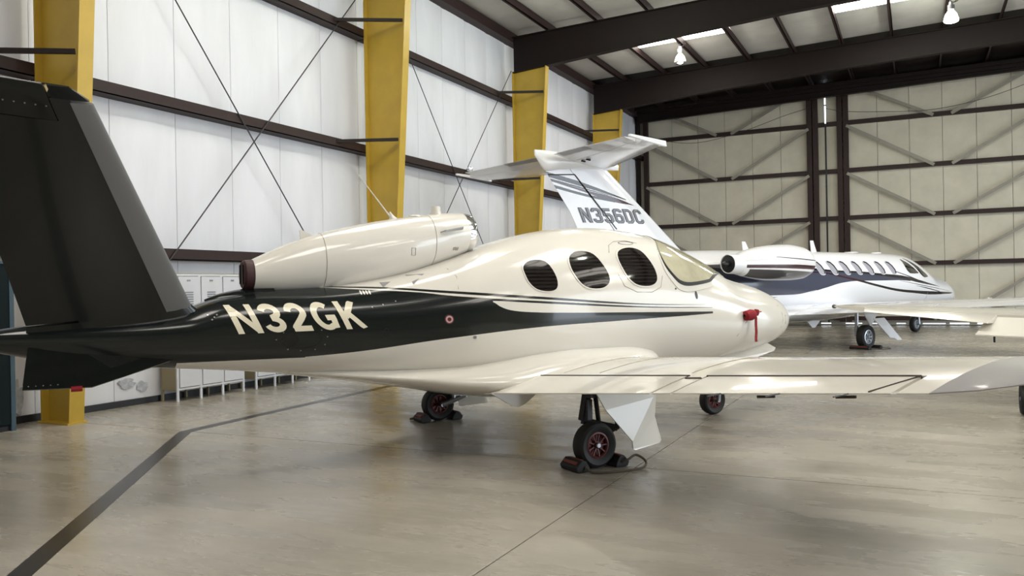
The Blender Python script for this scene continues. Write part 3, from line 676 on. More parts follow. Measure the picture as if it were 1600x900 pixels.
def wtop(u, c):    # point on top skin of the right wing
    q = cutsec(RT, TP, u); le, te = Vector(q[0]), Vector(q[1]); d = te-le; ch = d.length
    y = 5*q[2]*(.2969*sqrt(c)-.126*c-.3516*c*c+.2843*c**3-.1015*c**4)
    return le+d*c+Vector((0, 0, ch*(.08*c*(1-c)+y)+.003))
for a, b, c in ((.105, .56, .745), (.60, .955, .75)): MB().tube([wtop(a+(b-a)*k/20, c) for k in range(21)], .006, 4).build('hinge_line', SEAMM, wr)
MB().tube([wtop(.565, .79), wtop(.60, .79)], .008, 4).build('hinge_line', SEAMM, wr)
MB().tube([wtop(.955, .76), wtop(.925, .99)], .006, 4).build('hinge_line', SEAMM, wr)
for u in (.18, .30, .55): MB().tube([wtop(u, .2+.5*k/8) for k in range(9)], .002, 4).build('skin_seam', HL, wr)
# engine nacelle on the back
NT = [(-2.57,1.90,1.62,.155,1.76,2,2),(-2.3,2.025,1.60,.20,1.81,2,2),(-2.0,2.13,1.60,.24,1.86,2,2),(-1.56,2.236,1.64,.275,1.93,2,2),(-1.16,2.307,1.72,.285,2.0,2,2),(-.8,2.352,1.83,.27,2.08,2,2),(-.6,2.372,1.90,.25,2.13,2,2),(-.46,2.375,1.955,.23,2.16,2,2)]
nf = pchip(NT); nac = body(nf, 4, 40).build('engine_nacelle', WHITE, J, radians(50))
lipf = lambda s_, k: [(s_, .23*k*cos(2*pi*q/40), 2.165+.21*k*sin(2*pi*q/40)) for q in range(40)]
o = MB().loft([lipf(-.47, 1.0), lipf(-.42, .985), lipf(-.385, .94), lipf(-.37, .88), lipf(-.38, .82), lipf(-.42, .78), lipf(-.46, .77)], cap=False).build('inlet_lip', CHROME, nac, SM); o['label'] = 'polished chrome inlet lip'
MB().loft([lipf(-.46, .78), lipf(-.455, .2)], cap=True).build('fan_face', DSTEEL, nac, SM)
def nr(s_, z_, off=.003): return (s_, -(tw(nf, s_, z_)+off), z_)
def ring(s_, m=HL):
    return MB().tube([sec_pt(nf, s_, pi*.5-pi*k/24-.02) [0:1]+tuple(np.array(sec_pt(nf, s_, -pi/2+pi*k/24))[1:]*np.array([-1.004, 1])) for k in range(25)], .0025, 4).build('panel_seam', m, nac)
ring(-1.95); ring(-.86)
MB().tube([(-1.22, 0, 2.305), (-1.55, 0, 2.715)], [.008, .004], 6).build('whip_antenna', WHITE, nac, SM)
MB().lathe([(0, .05), (.03, .03), (.06, .016), (.09, .01)], (-1.20, 0, 2.285), (-.45, 0, 1), 12, True).build('antenna_base', WHITE, nac, SM)
MB().lathe([(0, .062), (.045, .048), (.07, .05), (.085, .045), (.085, .002)], (-.74, 0, 2.35), (0, 0, 1), 16).build('beacon', WHITE, nac, SM)
MB().lathe([(0, .07), (.018, .06), (.022, .002)], (-.97, 0, 2.325), (0, 0, 1), 16).build('gps_antenna', WHITE, nac, SM)
MB().prism([(-2.12, -.006, 2.06), (-2.0, -.006, 2.12), (-2.10, -.006, 2.17), (-2.13, -.006, 2.17)], (0, .012, 0)).build('blade_antenna', WHITE, nac)
MB().prism([nr(-.82, 2.15, -.01), nr(-.55, 2.19, -.01), nr(-.57, 2.21, .05), nr(-.78, 2.17, .06)], (0, 0, .008)).build('strake', GREYP, nac)
for k in range(4): MB().prism([nr(-.66+.018*k, 1.985), nr(-.655+.018*k, 1.985), nr(-.655+.018*k, 2.015), nr(-.66+.018*k, 2.015)], (0, -.002, 0)).build('warning_mark', BLACKP, nac)
MB().tube([nr(-1.13, 2.0), nr(-1.09, 2.0), nr(-1.09, 1.93), nr(-1.13, 1.93), nr(-1.13, 2.0)], .0025, 4).build('latch', HL, nac)
# dark faired spine behind the exhaust
SPN = [(-2.40,1.66,1.5,.17,1.56,2,2),(-2.6,1.645,1.5,.16,1.55,2,2),(-2.85,1.60,1.46,.10,1.53,2,2),(-2.98,1.55,1.44,.03,1.5,2,2)]
body(pchip(SPN), 4, 24).build('spine_fairing', DARK, J, SM)
# V-tail
def vsec(u):
    root = ((-3.08, -.13, 1.44), (-4.30, -.09, 1.27)); tip = ((-3.915, -1.20, 2.975), (-4.80, -1.20, 3.03))
    return (lerp(root[0], tip[0], u), lerp(root[1], tip[1], u),   .085, (0, -.82, -.57))
for mir in (False, True):
    fx = msec if mir else (lambda q: q); V = lambda u: fx(vsec(u))
    lab = 'left' if mir else 'right'
    tf = foil([V(k/6*.90) for k in range(7)], .155, .70, camber=0).build('tail_fin', DARK, J, SM); tf['label'] = lab+' dark V-tail fin'
    foil([V(.90), V(.95), V(.985)], .155, .30, camber=0).build('fin_tip', DARK, tf, SM)
    foil([V(.985), fx(((-4.03, -1.215, 3.03), (-4.80, -1.215, 3.06), .05, (0, -.82, -.57)))], .02, .28, camber=0).build('fin_tip_cap', DARK, tf, SM)
    o = foil([V(.02+.955*k/6) for k in range(7)], 0, .165, camber=0, grow=.003).build('deicing_boot', BOOT, tf, SM); o['label'] = 'grey rubber leading-edge boot'
    rv = foil([V(.06+.835*k/5) for k in range(6)], .697, 1, camber=0).build('ruddervator', DARK, tf, SM)
    dy = -.02*(1 if not mir else -1)
    hn = []
    for u in (.905, .96, 1.0, 1.03):
        q = V(u); hn.append(((q[0][0], q[0][1]+dy, q[0][2]-.018), q[1], .075 if u < 1.0 else (.07 if u < 1.02 else .02), q[3]))
    foil(hn, .305, 1, camber=0).build('horn_balance', DARK, rv, SM)
    q = hn[3]; MB().tube([Vector(q[0])*.69+Vector(q[1])*.31, Vector(q[0])*.3+Vector(q[1])*.7, Vector(q[1])], .008, 6).build('horn_top_highlight', STEEL, rv, SM)  # bright tube paints the lit top edge of the horn
    MB().tube([(Vector(q[0])*(1-.30)+Vector(q[1])*.30)+Vector((0, dy*.6, 0)) for q in (V(.90), V(.96), V(1.02))], .016, 6).build('horn_edge', mat('lit_edge', (170, 150, 110), .25, .6), rv, SM)  # gold colour paints the horn's front edge catching the light
    for k in range(6):
        q = V(.955); c = .34+.07*k; p = Vector(q[0])*(1-c)+Vector(q[1])*c+Vector(q[3]).normalized()*(.050-.055*max(0, c-.34))+Vector((0, 0, .0))
        MB().lathe([(-.02, .007), (.004, .006), (.006, .0005)], p, Vector(q[3]), 8).build('rivet', STEEL, rv, SM)
    # fillet at the root
    foil([fx(((-2.95, -.10, 1.36), (-4.34, -.06, 1.22), .14, (0, -.82, -.57))), fx(vsec(.05))], 0, 1, camber=0).build('root_fillet', DARK, tf, SM)
    # ventral fin
    sg = -1 if not mir else 1
    vf = MB().prism([(-3.25, sg*.21, 1.06), (-3.88, sg*.235, .875), (-4.36, sg*.225, .885), (-4.32, sg*.15, 1.20), (-3.6, sg*.22, 1.17)], (0, sg*-.02, -.008)).build('ventral_fin', DARK, J); vf['label'] = lab+' dark ventral fin'
    MB().tube([(-4.03, sg*.235, .868), (-3.95, sg*.235, .868)], .022, 8).build('tie_down_plug', REDCLOTH, vf, SM)
    for k in range(5): MB().lathe([(0, .005), (sg*.004, .003), (sg*.005, .0005)], (-4.32+.05*k, sg*.231, .91), (0, 1, 0), 8).build('rivet', STEEL, vf)
# landing gear
for sg in (-1, 1):
    yy = sg*1.63
    g = MB().bar((-.02, yy+sg*-.0, .62), (-.02, yy, .78), .07, .08).bar((-.03, yy-sg*.13, .40), (.02, yy-sg*.10, .74), .055, .07).bar((-.03, yy-sg*.13, .40), (.34, yy-sg*.13, .30), .05, .06).tube([(0, yy-sg*.13, .2), (.36, yy-sg*.13, .31)], [.034, .028], 10).tube([(.36, yy-sg*.13, .31), (.36, yy-sg*.1, .72)], .028, 10).tube([(0, yy-sg*.15, .2), (0, yy, .2)], .022, 10).tube([(.16, yy-sg*.13, .26), (.10, yy-sg*.12, .66)], .022, 8)
    g = g.build('main_landing_gear', DSTEEL if sg < 0 else STEEL, J, SM); g['label'] = 'right main landing gear' if sg < 0 else 'left main landing gear'
    wheel(g, (0, yy, .202), .202, .15, REDHUB, outer=sg)
    yd = sg*1.70
    MB().prism([(-.05, yd, .70), (.63, yd, .68), (.61, yd, .58), (.335, yd+sg*.035, .21), (.07, yd, .51)], (0, sg*.014, 0)).build('gear_door', WHITE, g)
    MB().prism([(.63, yd, .68), (.61, yd, .58), (.335, yd+sg*.035, .21), (.345, yd+sg*.03, .14), (.37, yd+sg*.03, .128), (.70, yd-sg*.03, .150), (.72, yd-sg*.03, .175), (.64, yd-sg*.02, .40), (.66, yd-sg*.02, .60)], (0, sg*.014, 0)).build('gear_door', WHITE, g)
    MB().box((-.05, min(yy-sg*.05, yy-sg*.02), .42), (0.0, max(yy-sg*.05, yy-sg*.02), .60)).build('strut_cover', DSTEEL, g)
g = MB().tube([(2.96, .11, .175), (2.99, .11, .42), (2.96, 0, .50), (2.93, 0, .78)], .024, 10).tube([(2.96, -.11, .175), (2.99, -.11, .42), (2.96, 0, .50)], .024, 10).tube([(2.96, -.12, .175), (2.96, .12, .175)], .02, 10).build('nose_landing_gear', STEEL, J, SM)
wheel(g, (2.96, 0, .175), .175, .13, REDHUB, outer=-1)
for sg in (-1, 1): MB().prism([(2.66, sg*.20, .75), (3.60, sg*.20, .90), (3.70, sg*.34, .80), (3.66, sg*.35, .765), (3.27, sg*.34, .68), (2.66, sg*.30, .66)], (0, sg*.012, 0)).build('gear_door', WHITE, g)
MB().tube([(2.5, -.02, .70), (2.5, -.02, .57)], .006, 6).build('drain_mast', DSTEEL, J, SM)
# exhaust plug and pitot cover (loose covers fitted to the jet)
def jw(s_, y_, z_): c, n = cos(JET_ANG), sin(JET_ANG); return (JET_AT[0]+c*s_-n*y_, JET_AT[1]+n*s_+c*y_, z_)
t = empty('exhaust_plug', jw(-2.58, 0, 1.60), JET_ANG); tag(t, 'dark maroon plug closing the jet exhaust', 'engine cover')
ex = lambda s_, k: [(s_, .15*k*cos(2*pi*q/28), .16+.138*k*sin(2*pi*q/28)) for q in range(28)]
MB().loft([ex(.02, .97), ex(-.005, 1.0), ex(-.06, .97), ex(-.075, .85)]).build('pad', MAROON, t, SM)
for k in (-1, 1): MB().bar((-.08, k*.05, .08), (-.08, k*.05, .25), .012, .03, up=(0, 1, 0)).build('strap', BLACKP, t)
pc = R_((2.94, 1.236), .0)
t = empty('pitot_cover', jw(pc[0], pc[1], 0), JET_ANG); t.location.z = .96; tag(t, 'red pitot cover with hanging red streamer on the jet nose', 'pitot cover')
o = MB().lathe([(-.10, .02), (-.08, .055), (0, .066), (.05, .055), (.09, .02), (.095, .002)], (.0, -.045, .276), (1, 0, .1), 16).build('cap', REDCLOTH, t, SM)
MB().lathe([(-.03, .03), (0, .036), (.035, .028), (.04, .002)], (.09, -.05, .30), (.3, 0, 1), 14).build('clip', REDCLOTH, t, SM); MB().bar((.06, -.05, .30), (.17, -.05, .31), .012, .012).build('pin', REDCLOTH, t)
stp = [Vector((.055+.003*sin(k*1.7), -.075+.003*sin(k*1.4), .25-.041*k)) for k in range(8)]
m = MB()
for a, b in zip(stp[:-1], stp[1:]): m.bar(a, b, .040, .004, up=(0, 1, 0))
m.build('streamer', REDCLOTH, t)
# wheel chocks
def chock_pair(loc, ang, label, gap, ln, rope, sz=1.0):
    t = empty('wheel_chocks', loc, ang); tag(t, label, 'wheel chocks', 'rubber wheel chocks on the floor')
    for sg in (-1, 1):
        prof = [(sg*gap, 0.004), (sg*(gap+.13*sz), .004), (sg*(gap+.145*sz), .045*sz), (sg*(gap+.085*sz), .105*sz), (sg*(gap+.045*sz), .10*sz), (sg*(gap+.005*sz), .04*sz)]
        o = MB().prism([(a, -ln/2, z) for a, z in prof], (0, ln, 0)).build('chock_block', RUBBER, t, bevel=.008*sz)
        MB().box((min(sg*(gap+.05*sz), sg*(gap+.08*sz)), -ln/2+.03, .102*sz), (max(sg*(gap+.05*sz), sg*(gap+.08*sz)), ln/2-.03, .107*sz)).build('tape_strip', ORANGEBR, o)
        MB().bar((sg*(gap+.118*sz), -ln/2+.03, .078*sz), (sg*(gap+.118*sz), ln/2-.03, .078*sz), .03*sz, .012, up=(sg*.7, 0, .7)).build('tape_strip', ORANGEBR, o)
    MB().tube(smooth_path(rope), .011*sz, 8).build('rope', ROPE, t, SM)
chock_pair(jw(0, -1.63, 0), JET_ANG, 'black chocks with reddish stripes at the nearest wheel of the jet', .14, .26,
           [(-.19, -.13, .05), (-.17, -.2, .014), (-.05, -.27, .012), (.12, -.30, .012), (.30, -.30, .014), (.38, -.24, .05), (.33, -.17, .10), (.24, -.17, .07), (.2, -.13, .05)])
chock_pair(jw(0, 1.63, 0), JET_ANG, 'black chocks at the far main wheel under the jet belly', .14, .24, [(-.19, .12, .05), (-.28, .2, .016), (-.1, .24, .012), (.1, .22, .012), (.2, .12, .05)])

# ================================================================== THE SECOND JET
CIT_AT, CIT_ANG = (-3.363, 22.655, 0), radians(61.9)
CT = [(9.29,1.07,.99,.02,1.03,2,2),(9.2,1.27,.90,.16,1.06,2,2),(9.0,1.42,.86,.28,1.08,2,2),(8.48,1.61,.82,.45,1.12,2,2),(7.8,1.73,.78,.60,1.18,2,2),(7.3,1.84,.75,.69,1.25,2,2),(6.8,2.08,.72,.76,1.35,2,2),(6.3,2.29,.71,.81,1.42,2,2),
(5.9,2.385,.70,.85,1.48,2,2),(5,2.42,.69,.89,1.52,2,2),(3.6,2.435,.69,.90,1.53,2,2),(1.4,2.445,.69,.90,1.53,2,2),(-1.5,2.44,.75,.88,1.56,2,2),(-3,2.42,.90,.80,1.63,2,2),(-4.5,2.38,1.18,.62,1.75,2,2),(-6,2.28,1.52,.40,1.88,2,2),(-7.3,2.15,1.8,.18,1.98,2,2),(-7.8,2.06,1.92,.04,2.0,2,2)]
cf = pchip(CT); NAVY = (66, 70, 88); CB = (26, 22, 26); MAR = (60, 26, 36)
S1t = [(.229,1.885),(1.047,1.857),(1.577,1.79),(2.569,1.65),(3.457,1.508),(4.539,1.371),(5.606,1.306),(6.565,1.27),(8.057,1.222),(8.6,1.20)]
S1b = [(.229,1.86),(1.047,1.825),(1.565,1.745),(2.562,1.595),(3.46,1.446),(4.556,1.302),(5.632,1.225),(6.593,1.170),(8.054,1.165),(8.6,1.195)]
S2t = [(-3.0,2.06),(.303,1.985),(1.522,1.915),(2.674,1.88),(3.783,1.81),(4.779,1.75),(5.696,1.622),(6.772,1.468),(7.3,1.40)]
S2b = [(-3.0,2.03),(.276,1.93),(1.504,1.872),(2.65,1.826),(3.761,1.745),(4.755,1.660),(5.685,1.540),(6.769,1.440),(7.3,1.398)]
S3t = [(4.449,1.892),(5.054,1.765),(5.694,1.62)]; S3b = [(4.449,1.868),(5.054,1.735),(5.694,1.59)]
Gt = [(-7.0,2.0),(-3.0,2.03),(.276,1.93),(1.504,1.872),(2.65,1.826),(3.761,1.752),(4.47,1.69),(5.2,1.61)]
Gb = [(-7.0,1.9),(-4.0,1.30),(-1.645,1.177),(-.968,1.256),(.162,1.33),(.959,1.453),(1.832,1.586),(2.565,1.62),(3.712,1.619),(4.472,1.62),(5.2,1.59)]
F1t = [(4.6,1.61),(6.0,1.46),(8.2,1.25)]; F1b = [(4.6,1.605),(6.0,1.44),(8.2,1.245)]
F2t = [(5.5,1.46),(6.3,1.38),(7.2,1.26)]; F2b = [(5.5,1.455),(6.3,1.35),(7.2,1.24)]
K1t = [(-5,1.50),(-2.5,1.30),(-.5,1.30),(.6,1.40)]; K1b = [(-5,1.44),(-2.5,1.25),(-.5,1.265),(.6,1.39)]
CPAINT = livery('second_jet_livery', (240, 240, 244), [(Gt, Gb, NAVY), (K1t, K1b, (240, 240, 244)), (S1t, S1b, MAR), (S1t[3:], S1b[3:], CB), (S2t, S2b, CB), (S3t, S3b, CB), (F1t, F1b, CB), (F2t, F2b, CB)], -8, 9.5, .6, 2.6)
Cj = empty('business_jet', CIT_AT, CIT_ANG)
tag(Cj, 'white twin-engine business jet with T-tail lettered N356DC, parked by the doors', 'airplane')
fu2 = body(cf, 4, 48).build('fuselage', CPAINT, Cj, radians(60))
CR, CL = flank(cf, -1), flank(cf, 1)
for k in range(7):
    s0 = .87+.577*k; zc = 1.975
    q = [(1.08*a, 1.1*b) for a, b in ((-.15, .10), (-.12, .155), (-.03, .17), (.05, .13), (.11, .03), (.145, -.09), (.12, -.15), (.03, -.165), (-.05, -.14), (-.11, -.04))]
    for mp in (CR, CL):
        patch([(s0+a, zc+b) for a, b in q], mp, .004, 3, n=24).build('window', SHADE, fu2, SM)
        patch([(s0+a, zc+b) for a, b in q], mp, .010, 1, 1.0, 1.07, n=24).build('window_frame', CWHITE, fu2, SM)
        e = [(s0+a, zc+b) for a, b in ((-.06, .172), (.03, .15), (.10, .06), (.145, -.06), (.13, -.15))]
        MB().tube([mp(p, .006) for p in e], .022, 6).build('window_edge', BLACKP, fu2, SM)  # black arc paints the shade in the recessed forward edge
for mp in (CR, CL):
    patch([(5.27,2.24),(5.40,2.18),(5.52,2.09),(5.63,1.99),(5.72,1.90),(5.80,1.825),(5.60,1.81),(5.40,1.81),(5.24,1.83),(5.16,1.93),(5.17,2.05),(5.22,2.17)], mp, .006, 3, n=36).build('cockpit_window', COCKPIT, fu2, SM)
fs = [(5.52,2.27),(5.70,2.20),(5.95,2.05),(6.25,1.86),(6.45,1.73),(6.30,1.70),(6.10,1.70),(5.92,1.80),(5.80,1.95),(5.66,2.12)]
for mp in (CR, CL): patch(fs, mp, .008, 3, n=36).build('windscreen', COCKPIT, fu2, SM)
for s_, h in ((-1.12, .24), (1.78, .32)): MB().prism([(s_-.10, -.012, 2.43), (s_+.14, -.012, 2.43), (s_-.02, -.012, 2.43+h), (s_-.14, -.012, 2.43+h)], (0, .024, 0)).build('blade_antenna', CWHITE, fu2)
for s_, a in ((3.6, .24), (4.9, .16)): MB().lathe([(0, a), (.035, a*.8), (.045, .002)], (s_, 0, 2.42), (0, 0, 1), 16).build('antenna_dome', CWHITE, fu2, SM)
MB().tube([CR((6.35, 1.24), .002), CR((6.36, 1.1), .002), CR((6.35, .95), .002)], .006, 4).build('panel_seam', GREYP, fu2)
# fairing under the belly
c2 = pchip([(3.4,.85,.75,.1,.8,2,2),(2.9,1.0,.66,.7,.8,2,2),(2.0,1.08,.58,1.15,.82,2,2),(.5,1.1,.55,1.3,.82,2,2),(-1.0,1.08,.56,1.2,.82,2,2),(-2.2,1.05,.68,.8,.86,2,2),(-3.4,1.05,.88,.2,.95,2,2)])
body(c2, 4, 40).build('wing_fairing', CWHITE, Cj, radians(60))
# fin
fin = foil([((-5.94, 0, 4.24), (-7.62, 0, 4.10), .075, (0, -1, 0)), ((-4.6, 0, 3.23), (-6.92, 0, 3.2), .085, (0, -1, 0)), ((-3.35, 0, 2.28), (-6.4, 0, 2.3), .09, (0, -1, 0))], 0, .62, camber=0, n=16)
FPAINT = livery('fin_livery', (236, 236, 242), [([(-7.7,4.05),(-6.6,3.84),(-5.35,3.535)], [(-7.7,3.95),(-6.6,3.75),(-5.35,3.52)], CB), ([(-7.7,3.93),(-6.6,3.735),(-5.7,3.58)], [(-7.7,3.905),(-6.6,3.705),(-5.7,3.575)], CB),
    ([(-7.5,3.87),(-6.4,3.665),(-5.8,3.58),(-5.10,3.415)], [(-7.5,3.845),(-6.4,3.605),(-5.8,3.47),(-5.10,3.41)], MAR), ([(-7.4,3.765),(-6.4,3.585),(-5.7,3.51)], [(-7.4,3.70),(-6.4,3.53),(-5.7,3.45)], CB)], -8, -3, 2.2, 4.6)
fin = fin.build('tail_fin', FPAINT, Cj, SM)
foil([((-5.94, 0, 4.24), (-7.62, 0, 4.10), .075, (0, -1, 0)), ((-4.6, 0, 3.23), (-6.92, 0, 3.2), .085, (0, -1, 0)), ((-3.8, 0, 2.62), (-6.58, 0, 2.6), .09, (0, -1, 0))], .63, 1, camber=0).build('rudder', FPAINT, fin, SM)
def fin_map(sd):
    def g(p, off):
        s_, z_ = p; u = (4.24-z_)/(4.24-2.28); le = -5.94+(-3.35+5.94)*u; te = -7.62+(-6.4+7.62)*u; x = min(1, max(0, (le-s_)/(le-te))); T = .085
        return (s_, sd*((le-te)*5*T*(.2969*sqrt(x)-.126*x-.3516*x*x+.2843*x**3-.1015*x**4)+off+.004), z_)
    return g
for sd, a, b in ((-1, -6.70, -4.90), (1, None, None)):
    if sd == 1: mp = lambda p, off: fin_map(1)((-11.6-p[0], p[1]), off)
    else: mp = fin_map(-1)
    o = lettering('registration', 'nefsdc', mp, fin, DKTXT, (-6.585, -4.79, 2.985, 3.0, .32), -.15, .20, .10); o['label'] = 'dark grey letters N356DC'
    lettering('registration_fill', 'nefsdc', mp, fin, GREYTXT, (-6.585, -4.79, 2.985, 3.0, .32), -.15, .09, .10, .007)
for q in ((-7.5, 3.96, -6.82, 4.0), (-6.82, 4.0, -5.66, 2.86), (-6.55, 3.75, -6.55, 3.75)): MB().tube([fin_map(-1)((q[0], q[1]), .003), fin_map(-1)((q[2], q[3]), .003)], .012, 4).build('hinge_line', BLACKP, fin)
# tailplane
for sg in (-1, 1):
    A = ((-5.75, 0, 4.24), (-7.45, 0, 4.38), .10, (0, 0, 1)); B = ((-7.02, sg*2.83, 4.22), (-7.88, sg*2.86, 4.30), .10, (0, 0, 1))
    st = foil([A, cutsec(A, B, .5), B], 0, .66, camber=0).build('tailplane', CWHITE, Cj, SM); st['label'] = ('right' if sg < 0 else 'left')+' half of the T-tail stabiliser'
    foil([cutsec(A, B, .06), cutsec(A, B, .93)], .675, 1, camber=0).build('elevator', CWHITE, st, SM)
    foil([cutsec(A, B, .10), cutsec(A, B, .48)], .88, 1.0, camber=0, grow=.004).build('trim_tab', GREYP, st, SM)
    foil([cutsec(A, B, .12), cutsec(A, B, .97)], 0, .09, camber=0, grow=.004).build('deicing_boot', STEEL, st, SM)
    MB().prism([(-6.98, sg*2.83, 4.17), (-7.95, sg*2.87, 4.27), (-7.95, sg*2.87, 4.31), (-7.0, sg*2.83, 4.27)], (0, sg*.05, 0)).build('tip_cap', CWHITE, st)
    for u in (.14, .22): 
        p = Vector(cutsec(A, B, u)[0])*.4+Vector(cutsec(A, B, u)[1])*.6; MB().bar(p+Vector((.06, 0, -.085)), p+Vector((-.04, 0, -.075)), .03, .03).build('hinge_fitting', DSTEEL, st)
    if sg > 0: MB().lathe([(0, .055), (-.02, .065), (-.10, .05), (-.12, .002)], (-7.5, 2.92, 4.44), (1, 0, 0), 16).build('beacon_light', CHROME, st, SM)
bl = pchip([(-5.5,4.30,4.18,.02,4.24,2,2),(-6.2,4.40,4.14,.12,4.26,2,2),(-7.2,4.46,4.08,.13,4.28,2,2),(-7.55,4.47,4.03,.10,4.28,2,2),(-7.85,4.46,4.34,.02,4.42,2,2)])
body(bl, 4, 20).build('fin_bullet', CWHITE, Cj, SM)
# engines
NPAINT = livery('nacelle_livery_reflection', (238, 236, 238), [([(-3.4,2.02),(-2.0,2.02),(-.95,1.99)], [(-3.4,1.95),(-2.0,1.93),(-.95,1.90)], MAR), ([(-3.3,1.92),(-2.0,1.885),(-.95,1.84)], [(-3.3,1.60),(-2.0,1.5),(-.95,1.5)], (74, 72, 74)), ([(-2.5,2.20),(-1.5,2.15),(-.95,2.12)], [(-2.5,2.19),(-1.5,2.13),(-.95,2.10)], CB)], -4, -.5, 1.4, 2.7)  # dark grey lower band paints in the floor reflection; the stripes are livery
for sg in (-1, 1):
    nc = pchip([(-3.45,2.27,1.80,.225,2.04,2,2),(-3.1,2.37,1.73,.29,2.05,2,2),(-2.4,2.47,1.66,.37,2.06,2,2),(-1.7,2.505,1.655,.40,2.07,2,2),(-1.2,2.46,1.68,.385,2.07,2,2),(-1.0,2.40,1.74,.34,2.07,2,2)])
    mb = body(nc, 4, 36); mb.v = [(x, y+sg*1.6, z) for x, y, z in mb.v]
    n2 = mb.build('engine_nacelle', NPAINT, Cj, radians(50)); n2['label'] = ('right' if sg < 0 else 'left')+' engine nacelle with maroon stripe'
    MB().lathe([(0, .30), (.05, .285), (.02, .25), (-.1, .24), (-.1, .01)], (-1.0, sg*1.6, 2.07), (1, 0, 0), 28).build('inlet_lip', CHROME, n2, SM)
    MB().lathe([(.05, .23), (-.30, .215), (-.32, .205), (-.31, .195), (-.02, .18), (.0, .01)], (-3.45, sg*1.6, 2.04), (1, 0, 0), 28).build('exhaust_nozzle', CWHITE, n2, SM)
    MB().lathe([(-.50, .01), (-.45, .05), (-.31, .07), (-.30, .19), (-.02, .175), (0, .01)], (-3.45, sg*1.6, 2.04), (1, 0, 0), 28).build('exhaust_liner', BLACKP, n2, SM)
    foil([((-1.4, sg*.6, 2.04), (-3.9, sg*.5, 2.04), .09, (0, 0, 1)), ((-1.6, sg*1.35, 2.06), (-3.5, sg*1.35, 2.05), .09, (0, 0, 1))], 0, 1, camber=0).build('engine_pylon', CWHITE, n2, SM)
# wings
CRT = ((1.9, -.75, .82), (-1.0, -.75, .78), .12, (0, 0, 1)); CTP = ((1.15, -7.0, 1.16), (-.35, -7.0, 1.12), .10, (0, 0, 1))
for mir in (False, True):
    fx = msec if mir else (lambda q: q); C2 = lambda u: fx(cutsec(CRT, CTP, u))
    w2 = foil([C2(k/6) for k in range(7)], 0, .74).build('wing', CWHITE, Cj, SM); w2['label'] = ('left' if mir else 'right')+' wing'
    foil([C2(.02+.56*k/3) for k in range(4)], .75, 1).build('flap', CWHITE, w2, SM); foil([C2(.59+.38*k/3) for k in range(4)], .75, 1).build('aileron', CWHITE, w2, SM)
    foil([C2(.66+.34*k/3) for k in range(4)], .0, .30, grow=.004).build('dark_reflection_panel', GREYP, w2, SM)  # grey overlay paints the dark reflection on the outer wing
    q = C2(.655); MB().lathe([(-.10, .01), (-.05, .05), (.05, .05), (.10, .01)], Vector(q[0])+Vector((-.2, 0, .095)), (1, 0, 0), 12).build('wing_light', CWHITE, w2, SM)
# gear
for sg in (-1, 1):
    yy = sg*2.57
    g = MB().tube([(-.12, yy-sg*.16, .30), (-.10, yy-sg*.16, .95)], .045, 10).tube([(-.1, yy-sg*.16, .42), (.22, yy-sg*.16, .30), (0, yy-sg*.16, .285)], .035, 8).tube([(0, yy-sg*.18, .285), (0, yy, .285)], .03, 8).build('main_landing_gear', STEEL, Cj, SM); g['label'] = ('right' if sg < 0 else 'left')+' main landing gear'
    wheel(g, (0, yy, .285), .285, .21, SILVERHUB, .60, 8, outer=sg)
    MB().prism([(.05, yy+sg*.16, .72), (.62, yy+sg*.10, .72), (1.22, yy+sg*.20, .16), (1.02, yy+sg*.20, .17), (.88, yy+sg*.19, .22), (.72, yy+sg*.18, .24)], (0, sg*.02, 0)).build('gear_door', CWHITE, g)
    MB().prism([(.35, yy-sg*.25, .80), (1.0, yy-sg*.3, .80), (.62, yy-sg*.25, .48)], (0, sg*.02, 0)).build('inner_gear_door', CWHITE, g)
g = MB().tube([(7.04, .14, .24), (7.05, .1, .6), (7.0, 0, .85)], .03, 8).tube([(7.04, -.14, .24), (7.05, -.1, .6), (7.0, 0, .85)], .03, 8).tube([(7.04, -.15, .24), (7.04, .15, .24)], .03, 8).build('nose_landing_gear', STEEL, Cj, SM)
wheel(g, (7.04, 0, .24), .24, .17, SILVERHUB, .58, 8, outer=-1)
MB().prism([(1.3, -.03, .62), (2.1, -.03, .62), (1.75, -.03, .36), (1.62, -.03, .36)], (0, .05, 0)).build('belly_fin', CWHITE, Cj)
def cw(s_, y_, z_=0): c, n = cos(CIT_ANG), sin(CIT_ANG); return (CIT_AT[0]+c*s_-n*y_, CIT_AT[1]+n*s_+c*y_, z_)
chock_pair(cw(0, -2.57), CIT_ANG, 'low dark chocks at the main wheel of the T-tail jet', .19, .5, [(-.22, -.25, .04), (0, -.42, .012), (.3, -.45, .012), (.2, -.25, .04)], .8)

# ================================================================== THIRD AIRCRAFT at the right edge (its left wing and one wheel are in view)
T3A = radians(87.9)
T3 = empty('light_airplane', (sin(T3A)*3.6+cos(T3A)*12.2, -cos(T3A)*3.6+sin(T3A)*12.2, 0), T3A)
tag(T3, 'white low-wing airplane at the right edge, only its left wing in view', 'airplane')
def t3(s_, t_, z_): return (s_-12.2, -(t_-3.6), z_)
A = (t3(13.45, 3.2, 1.0), t3(11.85, 3.2, .93), .13, (0, 0, 1)); M_ = (t3(13.32, .85, 1.10), t3(11.95, .40, 1.045), .12, (0, 0, 1)); B = (t3(13.05, -1.30, 1.235), t3(12.25, -1.20, 1.20), .10, (0, 0, 1))
w3 = foil([A, M_, B, (t3(12.9, -1.52, 1.25), t3(12.55, -1.52, 1.24), .05, (0, 0, 1))], 0, .70).build('wing', WHITE, T3, SM); w3['label'] = 'left wing'
foil([cutsec(M_, B, .03), cutsec(M_, B, .93)], .71, 1).build('aileron', WHITE, w3, SM)
def droop(q, dz, dx): return (q[0], (q[1][0]+dx, q[1][1], q[1][2]-dz), q[2], q[3])
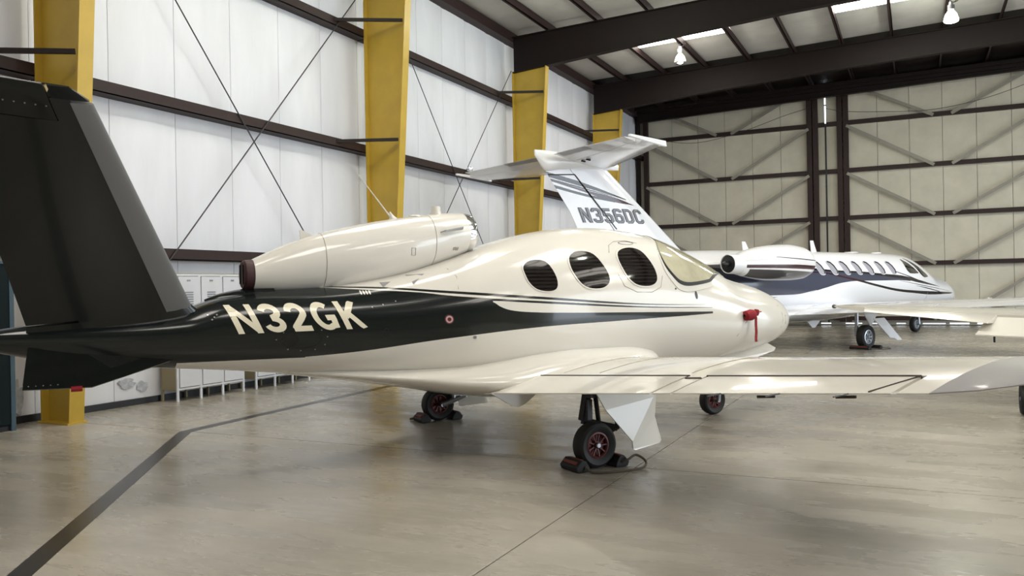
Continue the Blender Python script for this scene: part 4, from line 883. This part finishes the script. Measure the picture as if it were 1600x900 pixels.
MB().loft([[(Vector(q[0])*(1-c)+Vector(q[1])*c+Vector((0, 0, h))) for c, h in ((.71, .05), (1.02, -.14), (1.02, -.155), (.71, -.03))] for q in (A, cutsec(A, M_, 1.06))]).build('flap', WHITE, w3, SM)
p = Vector(M_[1]); MB().tube([p+Vector((.03, -.03, -.13)), p+Vector((.03, -.03, -.235))], .012, 6).build('flap_rod', DSTEEL, w3, SM)
MB().lathe([(-.08, .002), (-.03, .03), (.05, .03), (.1, .002)], t3(12.9, -1.55, 1.245), (1, 0, 0), 10).build('tip_light', BLACKP, w3, SM)
foil([msec(A), msec(M_), msec(B)], 0, 1).build('wing', WHITE, T3, SM)
f3 = pchip([(3.6,1.25,1.05,.03,1.15,2,2),(3.3,1.4,.9,.3,1.15,2,2),(2.3,1.55,.75,.5,1.15,2,2),(1.2,2.0,.7,.6,1.2,2,2),(0,2.1,.68,.62,1.25,2,2),(-1.2,1.8,.8,.5,1.25,2,2),(-3,1.5,1.0,.25,1.25,2,2),(-4.2,1.4,1.15,.06,1.28,2,2)])
body(f3, 3, 28).build('fuselage', WHITE, T3, radians(60))
foil([((-3.0, 0, 1.4), (-4.3, 0, 1.4), .09, (0, 1, 0)), ((-3.7, 0, 2.6), (-4.5, 0, 2.6), .09, (0, 1, 0))], 0, 1, camber=0).build('tail_fin', WHITE, T3, SM)
for sg in (-1, 1): foil([((-3.3, 0, 1.45), (-4.1, 0, 1.45), .09, (0, 0, 1)), ((-3.6, sg*1.6, 1.5), (-4.1, sg*1.6, 1.5), .09, (0, 0, 1))], 0, 1, camber=0).build('tailplane', WHITE, T3, SM)
for sg in (-1, 1):
    ym = sg*2.87
    g = MB().bar((-.75, ym, .20), (-.5, ym-sg*.3, .98), .05, .12).build('main_landing_gear', WHITE, T3); wheel(g, (-.78, ym, .19), .19, .15, REDHUB, outer=sg)
    MB().bar((-.95, ym, .42), (-.62, ym, .41), .16, .03).build('wheel_pant', GREYP, g)
g = MB().tube([(2.6, 0, .16), (2.4, 0, .85)], .03, 8).build('nose_landing_gear', STEEL, T3, SM); wheel(g, (2.6, 0, .16), .16, .12, REDHUB)
